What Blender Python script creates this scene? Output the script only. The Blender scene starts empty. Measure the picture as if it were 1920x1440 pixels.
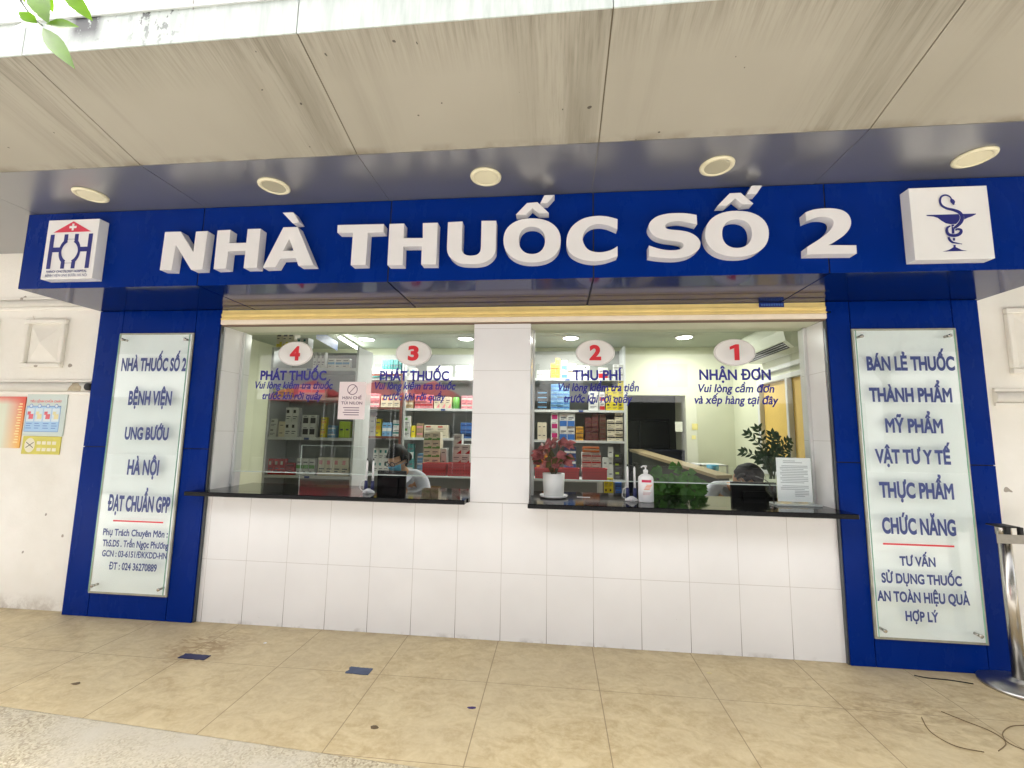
import bpy, bmesh, math, random
from mathutils import Vector, Matrix, Euler
from mathutils.geometry import tessellate_polygon, delaunay_2d_cdt
random.seed(7)
SC = bpy.context.scene
COL = SC.collection
RAD = math.radians

# ------------------------------------------------------------------ camera
CAM = (2.4506, -2.963, 1.328)
FPX = 812.0                                   # focal length in pixels of the 1920 wide photo
CROT = Matrix.Rotation(0.1004, 3, 'Z') @ Matrix.Rotation(0.1167, 3, 'X') @ Matrix.Rotation(-0.0162, 3, 'Y')
cam = bpy.data.cameras.new('camera')
cam_o = bpy.data.objects.new('camera', cam)
COL.objects.link(cam_o)
cam.sensor_width = 36.0
cam.lens = 36.0 * FPX / 1920.0
cam.clip_start = 0.05
cam.clip_end = 600
cam_o.matrix_world = Matrix.Translation(CAM) @ (CROT @ Matrix.Rotation(RAD(90), 3, 'X')).to_4x4()
SC.camera = cam_o

# ------------------------------------------------------------------ world, sun, exposure
SUN_EL, SUN_AZ = 58.0, 286.0                  # azimuth from +Y, clockwise seen from above
w = bpy.data.worlds.new("World"); SC.world = w; w.use_nodes = True
nt = w.node_tree
sky = nt.nodes.new('ShaderNodeTexSky'); sky.sky_type = 'NISHITA'; sky.sun_disc = False
sky.sun_elevation = RAD(SUN_EL); sky.sun_rotation = RAD(SUN_AZ)
sky.air_density = 1.0; sky.dust_density = 8.0; sky.ozone_density = 0.6
bg = nt.nodes['Background']; bg.inputs[1].default_value = 0.15
hs_ = nt.nodes.new('ShaderNodeHueSaturation'); hs_.inputs['Saturation'].default_value = .25   # overcast: a nearly colourless sky
nt.links.new(sky.outputs[0], hs_.inputs['Color']); nt.links.new(hs_.outputs[0], bg.inputs[0])
sun = bpy.data.lights.new('sun', 'SUN'); sun.energy = 1.5; sun.angle = RAD(30); sun.color = (1.0, .975, .94)
sun_o = bpy.data.objects.new('sun', sun); COL.objects.link(sun_o)
az = RAD(SUN_AZ)
sd = Vector((math.sin(az) * math.cos(RAD(SUN_EL)), math.cos(az) * math.cos(RAD(SUN_EL)), math.sin(RAD(SUN_EL))))
sun_o.rotation_euler = sd.to_track_quat('Z', 'Y').to_euler()
SC.view_settings.view_transform = 'Standard'; SC.view_settings.look = 'None'
SC.view_settings.gamma = 1; SC.view_settings.use_curve_mapping = False
SC.view_settings.exposure = 2.42
SC.cycles.use_denoising = True
SC.cycles.max_bounces = 10; SC.cycles.diffuse_bounces = 5; SC.cycles.glossy_bounces = 5
SC.cycles.transparent_max_bounces = 16
SC.cycles.sample_clamp_indirect = 6

# ------------------------------------------------------------------ small helpers
def at(px, py, Y):
    """world point on the upright plane y = Y for a pixel of the 1920 wide photo"""
    d = CROT @ Vector(((px - 960) / FPX, 1, -(py - 720) / FPX))
    t = (Y - CAM[1]) / d.y
    return Vector(CAM) + d * t

def S(r, g, b):
    f = lambda c: (c / 255 / 12.92) if c / 255 <= .04045 else ((c / 255 + .055) / 1.055) ** 2.4
    return (f(r), f(g), f(b))

class NT:
    def __init__(s, m):
        s.t = m.node_tree; s.n = s.t.nodes; s.b = s.n['Principled BSDF']
    def new(s, t, **k):
        n = s.n.new(t)
        for a, v in k.items(): setattr(n, a, v)
        return n
    def link(s, a, b): s.t.links.new(a, b)
    def math(s, op, a, b=None, c=None):
        n = s.new('ShaderNodeMath', operation=op)
        for i, v in enumerate((a, b, c)):
            if v is None: continue
            if isinstance(v, (int, float)): n.inputs[i].default_value = v
            else: s.link(v, n.inputs[i])
        return n.outputs[0]
    def mix(s, fac, a, b):
        n = s.new('ShaderNodeMix', data_type='RGBA')
        for i, v in ((0, fac), (6, a), (7, b)):
            if isinstance(v, (int, float)): n.inputs[i].default_value = v
            elif isinstance(v, tuple): n.inputs[i].default_value = (*v, 1)
            else: s.link(v, n.inputs[i])
        return n.outputs[2]
    def noise(s, scale, detail=4, rough=.55, vec=None, stretch=None, dist=0.0):
        n = s.new('ShaderNodeTexNoise'); n.inputs['Scale'].default_value = scale
        n.inputs['Detail'].default_value = detail; n.inputs['Roughness'].default_value = rough
        n.inputs['Distortion'].default_value = dist
        v = vec if vec is not None else s.pos()
        if stretch:
            mp = s.new('ShaderNodeMapping'); mp.inputs['Scale'].default_value = stretch
            s.link(v, mp.inputs[0]); v = mp.outputs[0]
        s.link(v, n.inputs['Vector'])
        return n.outputs['Fac']
    def pos(s):
        if not hasattr(s, '_p'): s._p = s.new('ShaderNodeNewGeometry').outputs['Position']
        return s._p
    def objpos(s):
        if not hasattr(s, '_o'): s._o = s.new('ShaderNodeTexCoord').outputs['Object']
        return s._o
    def xyz(s):
        if not hasattr(s, '_x'):
            n = s.new('ShaderNodeSeparateXYZ'); s.link(s.pos(), n.inputs[0]); s._x = n.outputs
        return s._x
    def ramp(s, v, lo, hi):
        n = s.new('ShaderNodeMapRange'); n.inputs[1].default_value = lo; n.inputs[2].default_value = hi
        s.link(v, n.inputs[0]); return n.outputs[0]
    def lines(s, axis, off, period, width):
        v = s.math('DIVIDE', s.math('SUBTRACT', s.xyz()[axis], off), period)
        f = s.math('FRACT', s.math('ADD', v, 0.5))
        dd = s.math('ABSOLUTE', s.math('SUBTRACT', f, 0.5))
        return s.math('LESS_THAN', dd, width / period / 2)
    def bump(s, h, strength, dist=.01):
        n = s.new('ShaderNodeBump'); n.inputs['Strength'].default_value = strength; n.inputs['Distance'].default_value = dist
        s.link(h, n.inputs['Height']); s.link(n.outputs[0], s.b.inputs['Normal'])

MATS = {}
def M(name, rgb=(.5, .5, .5), rough=.5, metal=0, spec=.5, var=.0, scale=5, bump=0, bscale=60, coat=0, emit=None, es=1, stretch=None, rvar=0):
    if name in MATS: return MATS[name]
    m = bpy.data.materials.new(name); m.use_nodes = True
    t = NT(m); b = t.b
    b.inputs['Base Color'].default_value = (*rgb, 1); b.inputs['Roughness'].default_value = rough
    b.inputs['Metallic'].default_value = metal; b.inputs['Specular IOR Level'].default_value = spec
    b.inputs['Coat Weight'].default_value = coat
    if var:
        n = t.ramp(t.noise(scale, stretch=stretch), .3, .7)
        lo = tuple(c * (1 - var) for c in rgb); hi = tuple(min(1, c * (1 + var)) for c in rgb)
        t.link(t.mix(n, lo, hi), b.inputs['Base Color'])
    if rvar:
        n = t.ramp(t.noise(scale * 2), .3, .7)
        t.link(t.math('ADD', t.math('MULTIPLY', n, rvar), rough - rvar / 2), b.inputs['Roughness'])
    if bump: t.bump(t.noise(bscale, 3), bump)
    if emit:
        b.inputs['Emission Color'].default_value = (*emit, 1); b.inputs['Emission Strength'].default_value = es
    MATS[name] = m
    return m

def glass_mat(name, tint, ior=1.5, rough=0.0):
    m = bpy.data.materials.new(name); m.use_nodes = True
    t = NT(m); t.n.remove(t.b)
    out = t.n['Material Output']
    fr = t.new('ShaderNodeFresnel'); fr.inputs[0].default_value = ior
    bk = t.math('SUBTRACT', 1, t.new('ShaderNodeNewGeometry').outputs['Backfacing'])
    # both skins of a thin pane reflect; the sheet is one step on the way in
    fac = t.math('MINIMUM', t.math('MULTIPLY', t.math('MULTIPLY', fr.outputs[0], bk), 1.85), 1.0)
    tr = t.new('ShaderNodeBsdfTransparent'); tr.inputs[0].default_value = (*tint, 1)
    gl = t.new('ShaderNodeBsdfGlossy'); gl.inputs['Roughness'].default_value = rough
    mx = t.new('ShaderNodeMixShader')
    t.link(fac, mx.inputs[0]); t.link(tr.outputs[0], mx.inputs[1]); t.link(gl.outputs[0], mx.inputs[2])
    t.link(mx.outputs[0], out.inputs[0])
    MATS[name] = m
    return m

# ---- mesh pieces
def box(bm, x0, x1, y0, y1, z0, z1, mi=0, bev=0, mat=None, seg=1):
    r = bmesh.ops.create_cube(bm, size=1)
    vs = r['verts']
    for v in vs:
        v.co = Vector(((x0 + x1) / 2 + v.co.x * (x1 - x0), (y0 + y1) / 2 + v.co.y * (y1 - y0), (z0 + z1) / 2 + v.co.z * (z1 - z0)))
        if mat is not None: v.co = mat @ v.co
    fs = set(f for v in vs for f in v.link_faces)
    for f in fs: f.material_index = mi
    if bev:
        es = list(set(e for v in vs for e in v.link_edges))
        r2 = bmesh.ops.bevel(bm, geom=es, offset=bev, segments=seg, affect='EDGES', profile=.6)
        for f in r2['faces']: f.material_index = mi
def B(x0, x1, y0, y1, z0, z1, bev=0, seg=1):
    bm = bmesh.new(); box(bm, x0, x1, y0, y1, z0, z1, 0, bev, None, seg); return bm

def tube(bm, pts, r, n=8, mi=0, caps=True):
    pts = [Vector(p) for p in pts]
    rs = list(r) if isinstance(r, (list, tuple)) else [r] * len(pts)
    if len(rs) != len(pts):
        k_ = [i * (len(rs) - 1) / (len(pts) - 1) for i in range(len(pts))]
        rs = [rs[int(k)] + (rs[min(int(k) + 1, len(rs) - 1)] - rs[int(k)]) * (k % 1) for k in k_]
    rings = []
    up = Vector((0, 0, 1))
    prev = None
    for i, p in enumerate(pts):
        d = (pts[min(i + 1, len(pts) - 1)] - pts[max(i - 1, 0)]).normalized()
        if prev is None:
            a = up if abs(d.z) < .9 else Vector((1, 0, 0))
            u = d.cross(a).normalized()
        else:
            u = (prev - d * prev.dot(d)).normalized()
        v = d.cross(u); prev = u
        rings.append([bm.verts.new(p + (u * math.cos(2 * math.pi * k / n) + v * math.sin(2 * math.pi * k / n)) * rs[i]) for k in range(n)])
    for a, b in zip(rings, rings[1:]):
        for k in range(n):
            f = bm.faces.new((a[k], a[(k + 1) % n], b[(k + 1) % n], b[k])); f.smooth = True; f.material_index = mi
    if caps:
        for rg in (rings[0][::-1], rings[-1]):
            f = bm.faces.new(rg); f.material_index = mi

def lathe(bm, prof, c=(0, 0, 0), n=28, mi=0, axis='Z', sx=1, sy=1):
    c = Vector(c); rings = []
    for r, z in prof:
        ring = []
        for k in range(n):
            a = 2 * math.pi * k / n
            p = Vector((r * math.cos(a) * sx, r * math.sin(a) * sy, z))
            if axis == 'Y': p = Vector((p.x, z, p.y))
            ring.append(bm.verts.new(c + p))
        rings.append(ring)
    for a, b in zip(rings, rings[1:]):
        for k in range(n):
            f = bm.faces.new((a[k], a[(k + 1) % n], b[(k + 1) % n], b[k])); f.smooth = True; f.material_index = mi
    for rg in (rings[0][::-1], rings[-1]):
        try: f = bm.faces.new(rg); f.material_index = mi
        except ValueError: pass

def poly(bm, pts, mi=0):
    f = bm.faces.new([bm.verts.new(p) for p in pts]); f.material_index = mi; return f

def offset_loop(pts, off):
    n = len(pts); out = []
    for i in range(n):
        a, b, c = pts[i - 1], pts[i], pts[(i + 1) % n]
        d1 = (b - a); d2 = (c - b)
        if d1.length < 1e-7 or d2.length < 1e-7: out.append(b.copy()); continue
        d1.normalize(); d2.normalize()
        n1 = Vector((d1.y, -d1.x)); n2 = Vector((d2.y, -d2.x))
        m = n1 + n2
        if m.length < .3: out.append(b + n1 * off); continue
        m.normalize(); k = off / max(.55, m.dot(n1))
        out.append(b + m * k)
    return out

def contours(s, off=0.0):
    """closed outlines of a line of writing, grouped as (outer, holes); size 1"""
    c = bpy.data.curves.new('t', 'FONT'); c.body = s; c.size = 1; c.resolution_u = 4
    o = bpy.data.objects.new('t', c); COL.objects.link(o)
    dg = bpy.context.evaluated_depsgraph_get(); dg.update()
    cu = o.evaluated_get(dg).to_curve(dg)
    loops = []
    for sp in cu.splines:
        pts = []
        bp = sp.bezier_points; n = len(bp)
        for i in range(n):
            p0, p3 = bp[i], bp[(i + 1) % n]
            a, b, cc, d = p0.co, p0.handle_right, p3.handle_left, p3.co
            straight = ((b - a).cross(d - a).length < 1e-5 and (cc - a).cross(d - a).length < 1e-5)
            K = 1 if straight else 5
            for k in range(K):
                t = k / K
                q = a * (1 - t) ** 3 + b * 3 * t * (1 - t) ** 2 + cc * 3 * t * t * (1 - t) + d * t ** 3
                v = Vector((q.x, q.y))
                if not pts or (v - pts[-1]).length > 1e-5: pts.append(v)
        if len(pts) > 2 and (pts[0] - pts[-1]).length < 1e-5: pts.pop()
        pts = [p for i, p in enumerate(pts) if (p - pts[i - 1]).length > .006]
        if len(pts) > 2: loops.append(pts)
    bpy.data.objects.remove(o); bpy.data.curves.remove(c)
    area = lambda p: sum(p[i - 1].x * p[i].y - p[i].x * p[i - 1].y for i in range(len(p))) / 2
    def inside(q, p):
        r = False
        for i in range(len(p)):
            a, b = p[i - 1], p[i]
            if (a.y > q.y) != (b.y > q.y) and q.x < (b.x - a.x) * (q.y - a.y) / (b.y - a.y) + a.x: r = not r
        return r
    within = lambda h, p: h is not p and abs(area(h)) < abs(area(p)) and all(inside(q, p) and inside((q + h[i - 1]) / 2, p) for i, q in enumerate(h))
    groups = []; holes = []
    for p in loops:
        (holes if sum(within(p, q) for q in loops) % 2 else groups).append([p, []])
    for h, _ in holes:
        cand = [g for g in groups if within(h, g[0])]
        if cand: min(cand, key=lambda g: abs(area(g[0])))[1].append(h)
    ccw = lambda p, s: p if area(p) * s > 0 else p[::-1]
    # every outer runs counter-clockwise, every hole clockwise: one offset thickens both
    groups = [[ccw(g[0], 1), [ccw(h, -1) for h in g[1]]] for g in groups]
    return [(offset_loop(g[0], off), [offset_loop(h, off) for h in g[1]]) for g in groups]

def bbox2(gs):
    xs = [v.x for g in gs for v in g[0]]; ys = [v.y for g in gs for v in g[0]]
    return min(xs), max(xs), min(ys), max(ys)

def fill(bm, rings, tr, ext=0, mi=0):
    """flat shape (outers counter-clockwise, holes clockwise), with side walls when ext is set"""
    # constrained triangulation, a triangle stays where the outlines wind round it
    pts = []; edges = []; loops = []
    for r in rings:
        k = len(pts); pts += r; edges += [(k + i, k + (i + 1) % len(r)) for i in range(len(r))]
        loops.append((r, min(v.x for v in r), max(v.x for v in r)))
    pv, pe, pf, *_ = delaunay_2d_cdt(pts, edges, [], 0, 1e-5)
    def wind(q):
        n = 0
        for r, a, b in loops:
            if not a <= q.x <= b: continue
            for i in range(len(r)):
                p, c = r[i - 1], r[i]
                if (p.y > q.y) != (c.y > q.y) and (c.x - p.x) * (q.y - p.y) / (c.y - p.y) + p.x > q.x: n += 1 if c.y > p.y else -1
        return n
    keep = [f for f in pf if wind((pv[f[0]] + pv[f[1]] + pv[f[2]]) / 3) > 0]
    used = {}
    for f in keep:
        for i in f:
            if i not in used: used[i] = bm.verts.new(tr(pv[i], ext))
        nf = bm.faces.new([used[i] for i in f]); nf.material_index = mi
        nf.normal_update()
        if nf.normal.y > 0: nf.normal_flip()
    if ext:
        ed = {}
        for f in keep:
            for i in range(len(f)): ed.setdefault(frozenset((f[i], f[(i + 1) % len(f)])), []).append((f[i], f[(i + 1) % len(f)]))
        back = {i: bm.verts.new(tr(pv[i], 0)) for i in used}
        for k, v in ed.items():
            if len(v) == 1:
                a, b = v[0]; f = bm.faces.new((used[b], used[a], back[a], back[b])); f.material_index = mi

CAPH = {}
def writing(bm, s, x0, x1, zb, zc, y, bold=.02, shear=0, ext=0, mi=0, base=None, cap='H'):
    """flat (or extruded towards -Y) writing between x0 and x1, baseline zb, cap height zc"""
    gs = contours(s, bold)
    if (cap, bold) not in CAPH: CAPH[(cap, bold)] = bbox2(contours(cap, bold))[2:]
    h0, h1 = CAPH[(cap, bold)]
    bx = bbox2(contours(base, bold)) if base else bbox2(gs)
    if shear:
        bx = (bx[0], bx[1] + shear * .3, 0, 0)
    sx = (x1 - x0) / (bx[1] - bx[0]); sz = (zc - zb) / (h1 - h0)
    tr = lambda v, d=0: Vector((x0 + (v.x + shear * v.y - bx[0]) * sx, y - d, zb + (v.y - h0) * sz))
    fill(bm, [r for o, hs in gs for r in [o] + hs], tr, ext, mi)

def ribbon(bm, pts, y, wid, mi=0):
    """flat brush line in the XZ plane facing -Y; pts (x,z), wid list of half widths"""
    n = len(pts); L = []; R = []
    for i, p in enumerate(pts):
        a = Vector(pts[max(i - 1, 0)]); b = Vector(pts[min(i + 1, n - 1)])
        d = (b - a).normalized(); nn = Vector((-d.y, d.x)); wd = wid[i] if isinstance(wid, list) else wid
        L.append(bm.verts.new((p[0] + nn.x * wd, y, p[1] + nn.y * wd))); R.append(bm.verts.new((p[0] - nn.x * wd, y, p[1] - nn.y * wd)))
    for i in range(n - 1):
        f = bm.faces.new((R[i], R[i + 1], L[i + 1], L[i])); f.material_index = mi

def smooth_path(pts, k=6):
    out = []; n = len(pts)
    for i in range(n - 1):
        p0, p1, p2, p3 = (Vector(pts[max(i - 1, 0)]), Vector(pts[i]), Vector(pts[i + 1]), Vector(pts[min(i + 2, n - 1)]))
        for j in range(k):
            t = j / k
            out.append(.5 * ((2 * p1) + (p2 - p0) * t + (2 * p0 - 5 * p1 + 4 * p2 - p3) * t * t + (3 * p1 - p0 - 3 * p2 + p3) * t ** 3))
    out.append(Vector(pts[-1])); return out

# ---- objects
def wloc(o):
    v = Vector(o.location)
    return v + wloc(o.parent) if o.parent else v
def obj(name, bm, mats, parent=None, smooth=False):
    me = bpy.data.meshes.new(name)
    if parent is not None:
        bmesh.ops.translate(bm, verts=bm.verts, vec=-wloc(parent))
    bm.normal_update(); bm.to_mesh(me); bm.free()
    for m in (mats if isinstance(mats, (list, tuple)) else [mats]): me.materials.append(m)
    if smooth:
        for p in me.polygons: p.use_smooth = True
    o = bpy.data.objects.new(name, me); COL.objects.link(o)
    if parent is not None: o.parent = parent
    return o
def tag(o, label, cat, group=None):
    o['label'] = label; o['category'] = cat
    if group: o['group'] = group
    return o
def thing(name, label, cat, loc=(0, 0, 0), group=None):
    o = bpy.data.objects.new(name, None); COL.objects.link(o); o.location = loc; o.empty_display_size = .05
    return tag(o, label, cat, group)
def struct(name, bm, mats):
    o = obj(name, bm, mats); o['kind'] = 'structure'; return o
def dup(root, loc, label=None, rotz=None):
    r = root.copy(); COL.objects.link(r); r.location = loc
    if rotz is not None: r.rotation_euler.z = rotz
    if label: r['label'] = label
    for ch in list(root.children):
        c = ch.copy(); COL.objects.link(c); c.parent = r
        for g in ch.children:
            d = g.copy(); COL.objects.link(d); d.parent = c
    return r

# ------------------------------------------------------------------ materials
def mat_floor():
    m = M('floor_tile', S(205, 185, 140), .38); t = NT(m)
    n1 = t.noise(7, 6, .62, stretch=(1, 1.5, 1), dist=1.2); n2 = t.noise(38, 5, .7); n3 = t.noise(1.3, 2)
    a = t.mix(t.ramp(n1, .36, .64), S(172, 151, 110), S(198, 180, 140))
    a = t.mix(t.math('MULTIPLY', t.ramp(n2, .45, .75), .5), a, S(212, 198, 162))
    a = t.mix(t.math('MULTIPLY', t.ramp(n3, .4, .65), .35), a, S(182, 167, 136))
    # spill stain beside the left column and scuffed dirt near the posts
    def blot(cx, cy, rx, ry, sc, lo, hi):
        dx = t.math('DIVIDE', t.math('SUBTRACT', t.xyz()[0], cx), rx); dy = t.math('DIVIDE', t.math('SUBTRACT', t.xyz()[1], cy), ry)
        r = t.math('SQRT', t.math('ADD', t.math('MULTIPLY', dx, dx), t.math('MULTIPLY', dy, dy)))
        fall = t.math('SUBTRACT', 1, t.ramp(r, .25, 1.0))
        return t.math('MULTIPLY', fall, t.ramp(t.noise(sc, 6, .7, stretch=(1, 2.2, 1), dist=2.0), lo, hi))
    a = t.mix(t.math('MULTIPLY', blot(.3, -.3, .33, .3, 9, .44, .6), .75), a, S(126, 96, 52))
    a = t.mix(t.math('MULTIPLY', blot(4.2, -.5, .55, .3, 6, .45, .7), .6), a, S(118, 92, 56))
    a = t.mix(t.math('MULTIPLY', blot(4.7, -.35, .7, .35, 5, .5, .7), .55), a, S(124, 98, 62))
    # grime along the foot of the wall
    foot = t.math('MULTIPLY', t.ramp(t.xyz()[1], -.09, .0), t.ramp(t.noise(9, 4), .35, .7))
    a = t.mix(t.math('MULTIPLY', foot, .6), a, S(124, 104, 74))
    g = t.math('MAXIMUM', t.lines(0, .29, .6, .0045), t.lines(1, -.48, .6, .003))
    a = t.mix(t.math('MULTIPLY', g, .75), a, S(112, 92, 62))
    t.link(a, t.b.inputs['Base Color'])
    t.link(t.math('ADD', t.math('MULTIPLY', n1, .3), .28), t.b.inputs['Roughness'])
    t.bump(t.math('SUBTRACT', n2, t.math('MULTIPLY', g, 3)), .08, .004)
    return m
def mat_tiles(name, xoff, rows):
    m = M(name, (.76, .75, .73), .16); t = NT(m)
    g = t.lines(2, rows[0], rows[1], .0028)
    if xoff is not None: g = t.math('MAXIMUM', g, t.lines(0, xoff, .3, .0032))
    n = t.ramp(t.noise(2.2, 3), .3, .7)
    a = t.mix(n, (.76, .75, .735), (.81, .80, .785))
    # grouting is grubbier close to the pavement
    low = t.ramp(t.xyz()[2], .25, .0)
    gc = t.mix(low, S(196, 192, 186), S(96, 84, 70))
    spl = t.math('MULTIPLY', t.ramp(t.noise(90, 2), .72, .76), t.ramp(t.noise(4, 2), .5, .62))
    a = t.mix(t.math('MULTIPLY', spl, .4), a, S(120, 105, 90))
    lowd = t.math('MULTIPLY', t.ramp(t.xyz()[2], .03, .0), t.ramp(t.noise(5, 5, .7), .5, .7))
    a = t.mix(t.math('MULTIPLY', lowd, .6), a, S(105, 88, 66))
    t.link(t.mix(g, a, gc), t.b.inputs['Base Color'])
    t.bump(t.math('MULTIPLY', g, -1), .3, .002)
    return m
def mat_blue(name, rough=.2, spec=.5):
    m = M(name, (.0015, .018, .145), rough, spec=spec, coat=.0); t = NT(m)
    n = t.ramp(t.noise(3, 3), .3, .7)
    k = .36 if 'gloss' in name else .76                  # gloss copy is the same blue, darkened for the underside's shade
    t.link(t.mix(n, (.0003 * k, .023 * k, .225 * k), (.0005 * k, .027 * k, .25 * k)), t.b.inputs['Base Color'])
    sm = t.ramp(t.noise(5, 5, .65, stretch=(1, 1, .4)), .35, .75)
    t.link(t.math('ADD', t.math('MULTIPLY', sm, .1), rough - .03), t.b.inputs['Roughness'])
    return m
def mat_soffit():
    m = M('soffit_panel', S(196, 186, 165), .55); t = NT(m)
    X, Y = t.xyz()[0], t.xyz()[1]
    streak = t.noise(3.2, 5, .6, stretch=(3.2, .16, .3)); fine = t.noise(20, 4, .7, stretch=(3.5, .18, .4)); blot = t.noise(1.1, 3)
    a = t.mix(t.ramp(blot, .3, .7), S(155, 149, 134), S(166, 160, 145))
    # streaks gather just left of every joint, and along the outer edge
    fr = t.math('FRACT', t.math('DIVIDE', t.math('SUBTRACT', X, .20), 1.22))
    near = t.math('POWER', t.ramp(t.math('ABSOLUTE', t.math('SUBTRACT', fr, .9)), .3, .0), 1.3)
    near2 = t.math('POWER', t.ramp(t.math('ABSOLUTE', t.math('SUBTRACT', fr, .16)), .14, .0), 1.5)
    msk = t.math('MULTIPLY', t.ramp(streak, .45, .64), t.math('ADD', near, t.math('MULTIPLY', near2, .6)))
    a = t.mix(t.math('MULTIPLY', msk, .5), a, S(110, 104, 88))
    a = t.mix(t.math('MULTIPLY', t.math('MULTIPLY', t.ramp(fine, .5, .7), near), .35), a, S(92, 86, 70))
    edge = t.math('MULTIPLY', t.ramp(Y, -1.33, -1.53), t.ramp(fine, .4, .66))
    a = t.mix(t.math('MULTIPLY', edge, .38), a, S(78, 70, 52))
    inner = t.math('MULTIPLY', t.ramp(Y, -1.03, -.985), t.ramp(t.noise(6, 4), .45, .65))
    a = t.mix(t.math('MULTIPLY', inner, .6), a, S(90, 78, 54))
    speck = t.math('GREATER_THAN', t.noise(26, 1, .3), .815)
    a = t.mix(t.math('MULTIPLY', speck, .8), a, S(46, 38, 28))
    t.link(a, t.b.inputs['Base Color'])
    return m
def mat_fascia():
    m = M('fascia_panel', S(214, 220, 212), .45); t = NT(m)
    X, Z = t.xyz()[0], t.xyz()[2]
    run = t.noise(9, 5, .65, stretch=(3, 1, .35)); dots = t.noise(34, 4, .7, stretch=(1, 1, .6)); wd = t.noise(2.5, 2)
    a = t.mix(t.ramp(run, .35, .7), S(176, 186, 178), S(206, 212, 206))
    def patch(cx, wx, zlo, zhi):
        px = t.ramp(t.math('ABSOLUTE', t.math('SUBTRACT', X, cx)), wx, wx * .55)
        return t.math('MULTIPLY', px, t.ramp(Z, zlo, zhi))
    mould = t.math('MULTIPLY', patch(.50, .085, 2.90, 2.97), t.ramp(dots, .34, .42))
    mould = t.math('MAXIMUM', mould, t.math('MULTIPLY', patch(.82, .14, 2.80, 3.05), t.ramp(dots, .55, .59)))
    mould = t.math('MAXIMUM', mould, t.math('MULTIPLY', patch(.55, .14, 2.75, 2.95), t.math('MULTIPLY', t.ramp(dots, .6, .7), .7)))
    a = t.mix(t.math('MULTIPLY', mould, .97), a, S(26, 24, 21))
    t.link(a, t.b.inputs['Base Color'])
    return m
def mat_plaster(name='plaster'):
    m = M(name, S(232, 226, 208), .8); t = NT(m)
    a = t.mix(t.ramp(t.noise(1.6, 5), .3, .7), S(226, 222, 210), S(241, 238, 229))
    low = t.math('MULTIPLY', t.ramp(t.xyz()[2], .12, .0), t.ramp(t.noise(11, 5, .7), .4, .62))
    a = t.mix(t.math('MULTIPLY', low, .5), a, S(140, 120, 92))
    sp = t.math('GREATER_THAN', t.noise(13, 1, .2), .80)
    a = t.mix(t.math('MULTIPLY', sp, .7), a, S(120, 104, 84))
    chip = t.math('MULTIPLY', t.ramp(t.noise(7, 6, .75, dist=.6), .66, .70), t.ramp(t.noise(1.7, 2), .5, .6))
    a = t.mix(t.math('MULTIPLY', chip, .55), a, S(176, 160, 132))
    t.link(a, t.b.inputs['Base Color']); t.bump(t.noise(22, 6, .7), .22, .012)
    return m
def mat_kerb():
    m = M('kerb_stone', S(176, 164, 138), .6); t = NT(m)
    v = t.new('ShaderNodeTexVoronoi'); v.inputs['Scale'].default_value = 130; t.link(t.pos(), v.inputs['Vector'])
    cr = t.new('ShaderNodeSeparateColor'); t.link(v.outputs['Color'], cr.inputs[0])
    a = t.mix(cr.outputs[0], S(154, 142, 116), S(194, 184, 156))
    a = t.mix(t.math('GREATER_THAN', cr.outputs[1], .86), a, S(140, 126, 102))
    a = t.mix(t.ramp(t.noise(2.4, 4), .35, .7), a, S(186, 178, 160))
    t.link(a, t.b.inputs['Base Color']); t.bump(t.noise(70, 3), .25, .006)
    return m
FLOOR = mat_floor(); TILE = mat_tiles('wall_tile', 0.0, (.421, .45)); PTILE = mat_tiles('pillar_tile', None, (.871, .30)); JTILE = mat_tiles('jamb_tile', None, (.871, .45))
BLUE = mat_blue('blue_panel', .26, .06); UBLUE = mat_blue('blue_gloss_shaded', .09, .32)
SOFF = mat_soffit(); FASC = mat_fascia(); PLASTER = mat_plaster(); KERB = mat_kerb()
REAR = M('grey_coated_panel', (.36, .36, .365), .31, metal=.75)
ASPH = M('street_concrete', (.34, .33, .305), .8, var=.12, scale=3, bump=.3, bscale=90)
DARK = M('dark_joint', (.012, .012, .014), .7)
SEAL = M('pale_sealant', S(168, 164, 152), .7)
BSEAL = M('brown_joint', S(112, 102, 82), .8)
LETTER = M('letter_acrylic', (.72, .70, .69), .22, var=.03, scale=3)
LBOX = M('lightbox_acrylic', (.76, .75, .725), .2, var=.02, scale=3)
NAVY = M('navy_vinyl', (.006, .010, .16), .35)
TXT = M('window_vinyl', (.018, .018, .26), .4)
PTXT = M('panel_lettering', S(50, 64, 122), .45, var=.1, scale=30)
RED = M('red_vinyl', (.62, .018, .03), .4)
PINKRED = M('emblem_red', (.62, .03, .07), .35)
WHITE = M('white_plastic', (.78, .78, .77), .35)
OVAL = M('oval_plate', (.80, .78, .76), .3)
GRANITE = M('black_granite', (.006, .006, .0065), .07, spec=.28, var=.5, scale=160)
STEEL = M('brushed_steel', (.48, .47, .45), .34, metal=1, var=.06, scale=30, stretch=(1, 1, .05))
CHROME = M('bright_steel', (.50, .47, .42), .26, metal=1, var=.15, scale=14, stretch=(3, 3, .3))
SHUT = M('shutter_yellow', S(240, 214, 140), .45, var=.06, scale=9)
RAIL = M('shutter_rail', S(242, 228, 204), .45, var=.05, scale=9)
GLASS = glass_mat('window_glass', (.96, .985, .965), 1.5)
PGLASS = glass_mat('panel_glass', (.972, .988, .98), 1.45)
ACRYL = glass_mat('clear_acrylic', (.975, .985, .98), 1.42)
FROST = M('frosted_backing', S(238, 242, 240), .3, var=.03, scale=3)
GEDGE = M('glass_edge', S(150, 196, 170), .2)
ALU = M('white_frame', (.62, .63, .62), .35)
BLACK = M('black_plastic', (.006, .006, .007), .45, spec=.3)
LAMPW = M('lamp_cream', S(226, 218, 186), .45)
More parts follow.
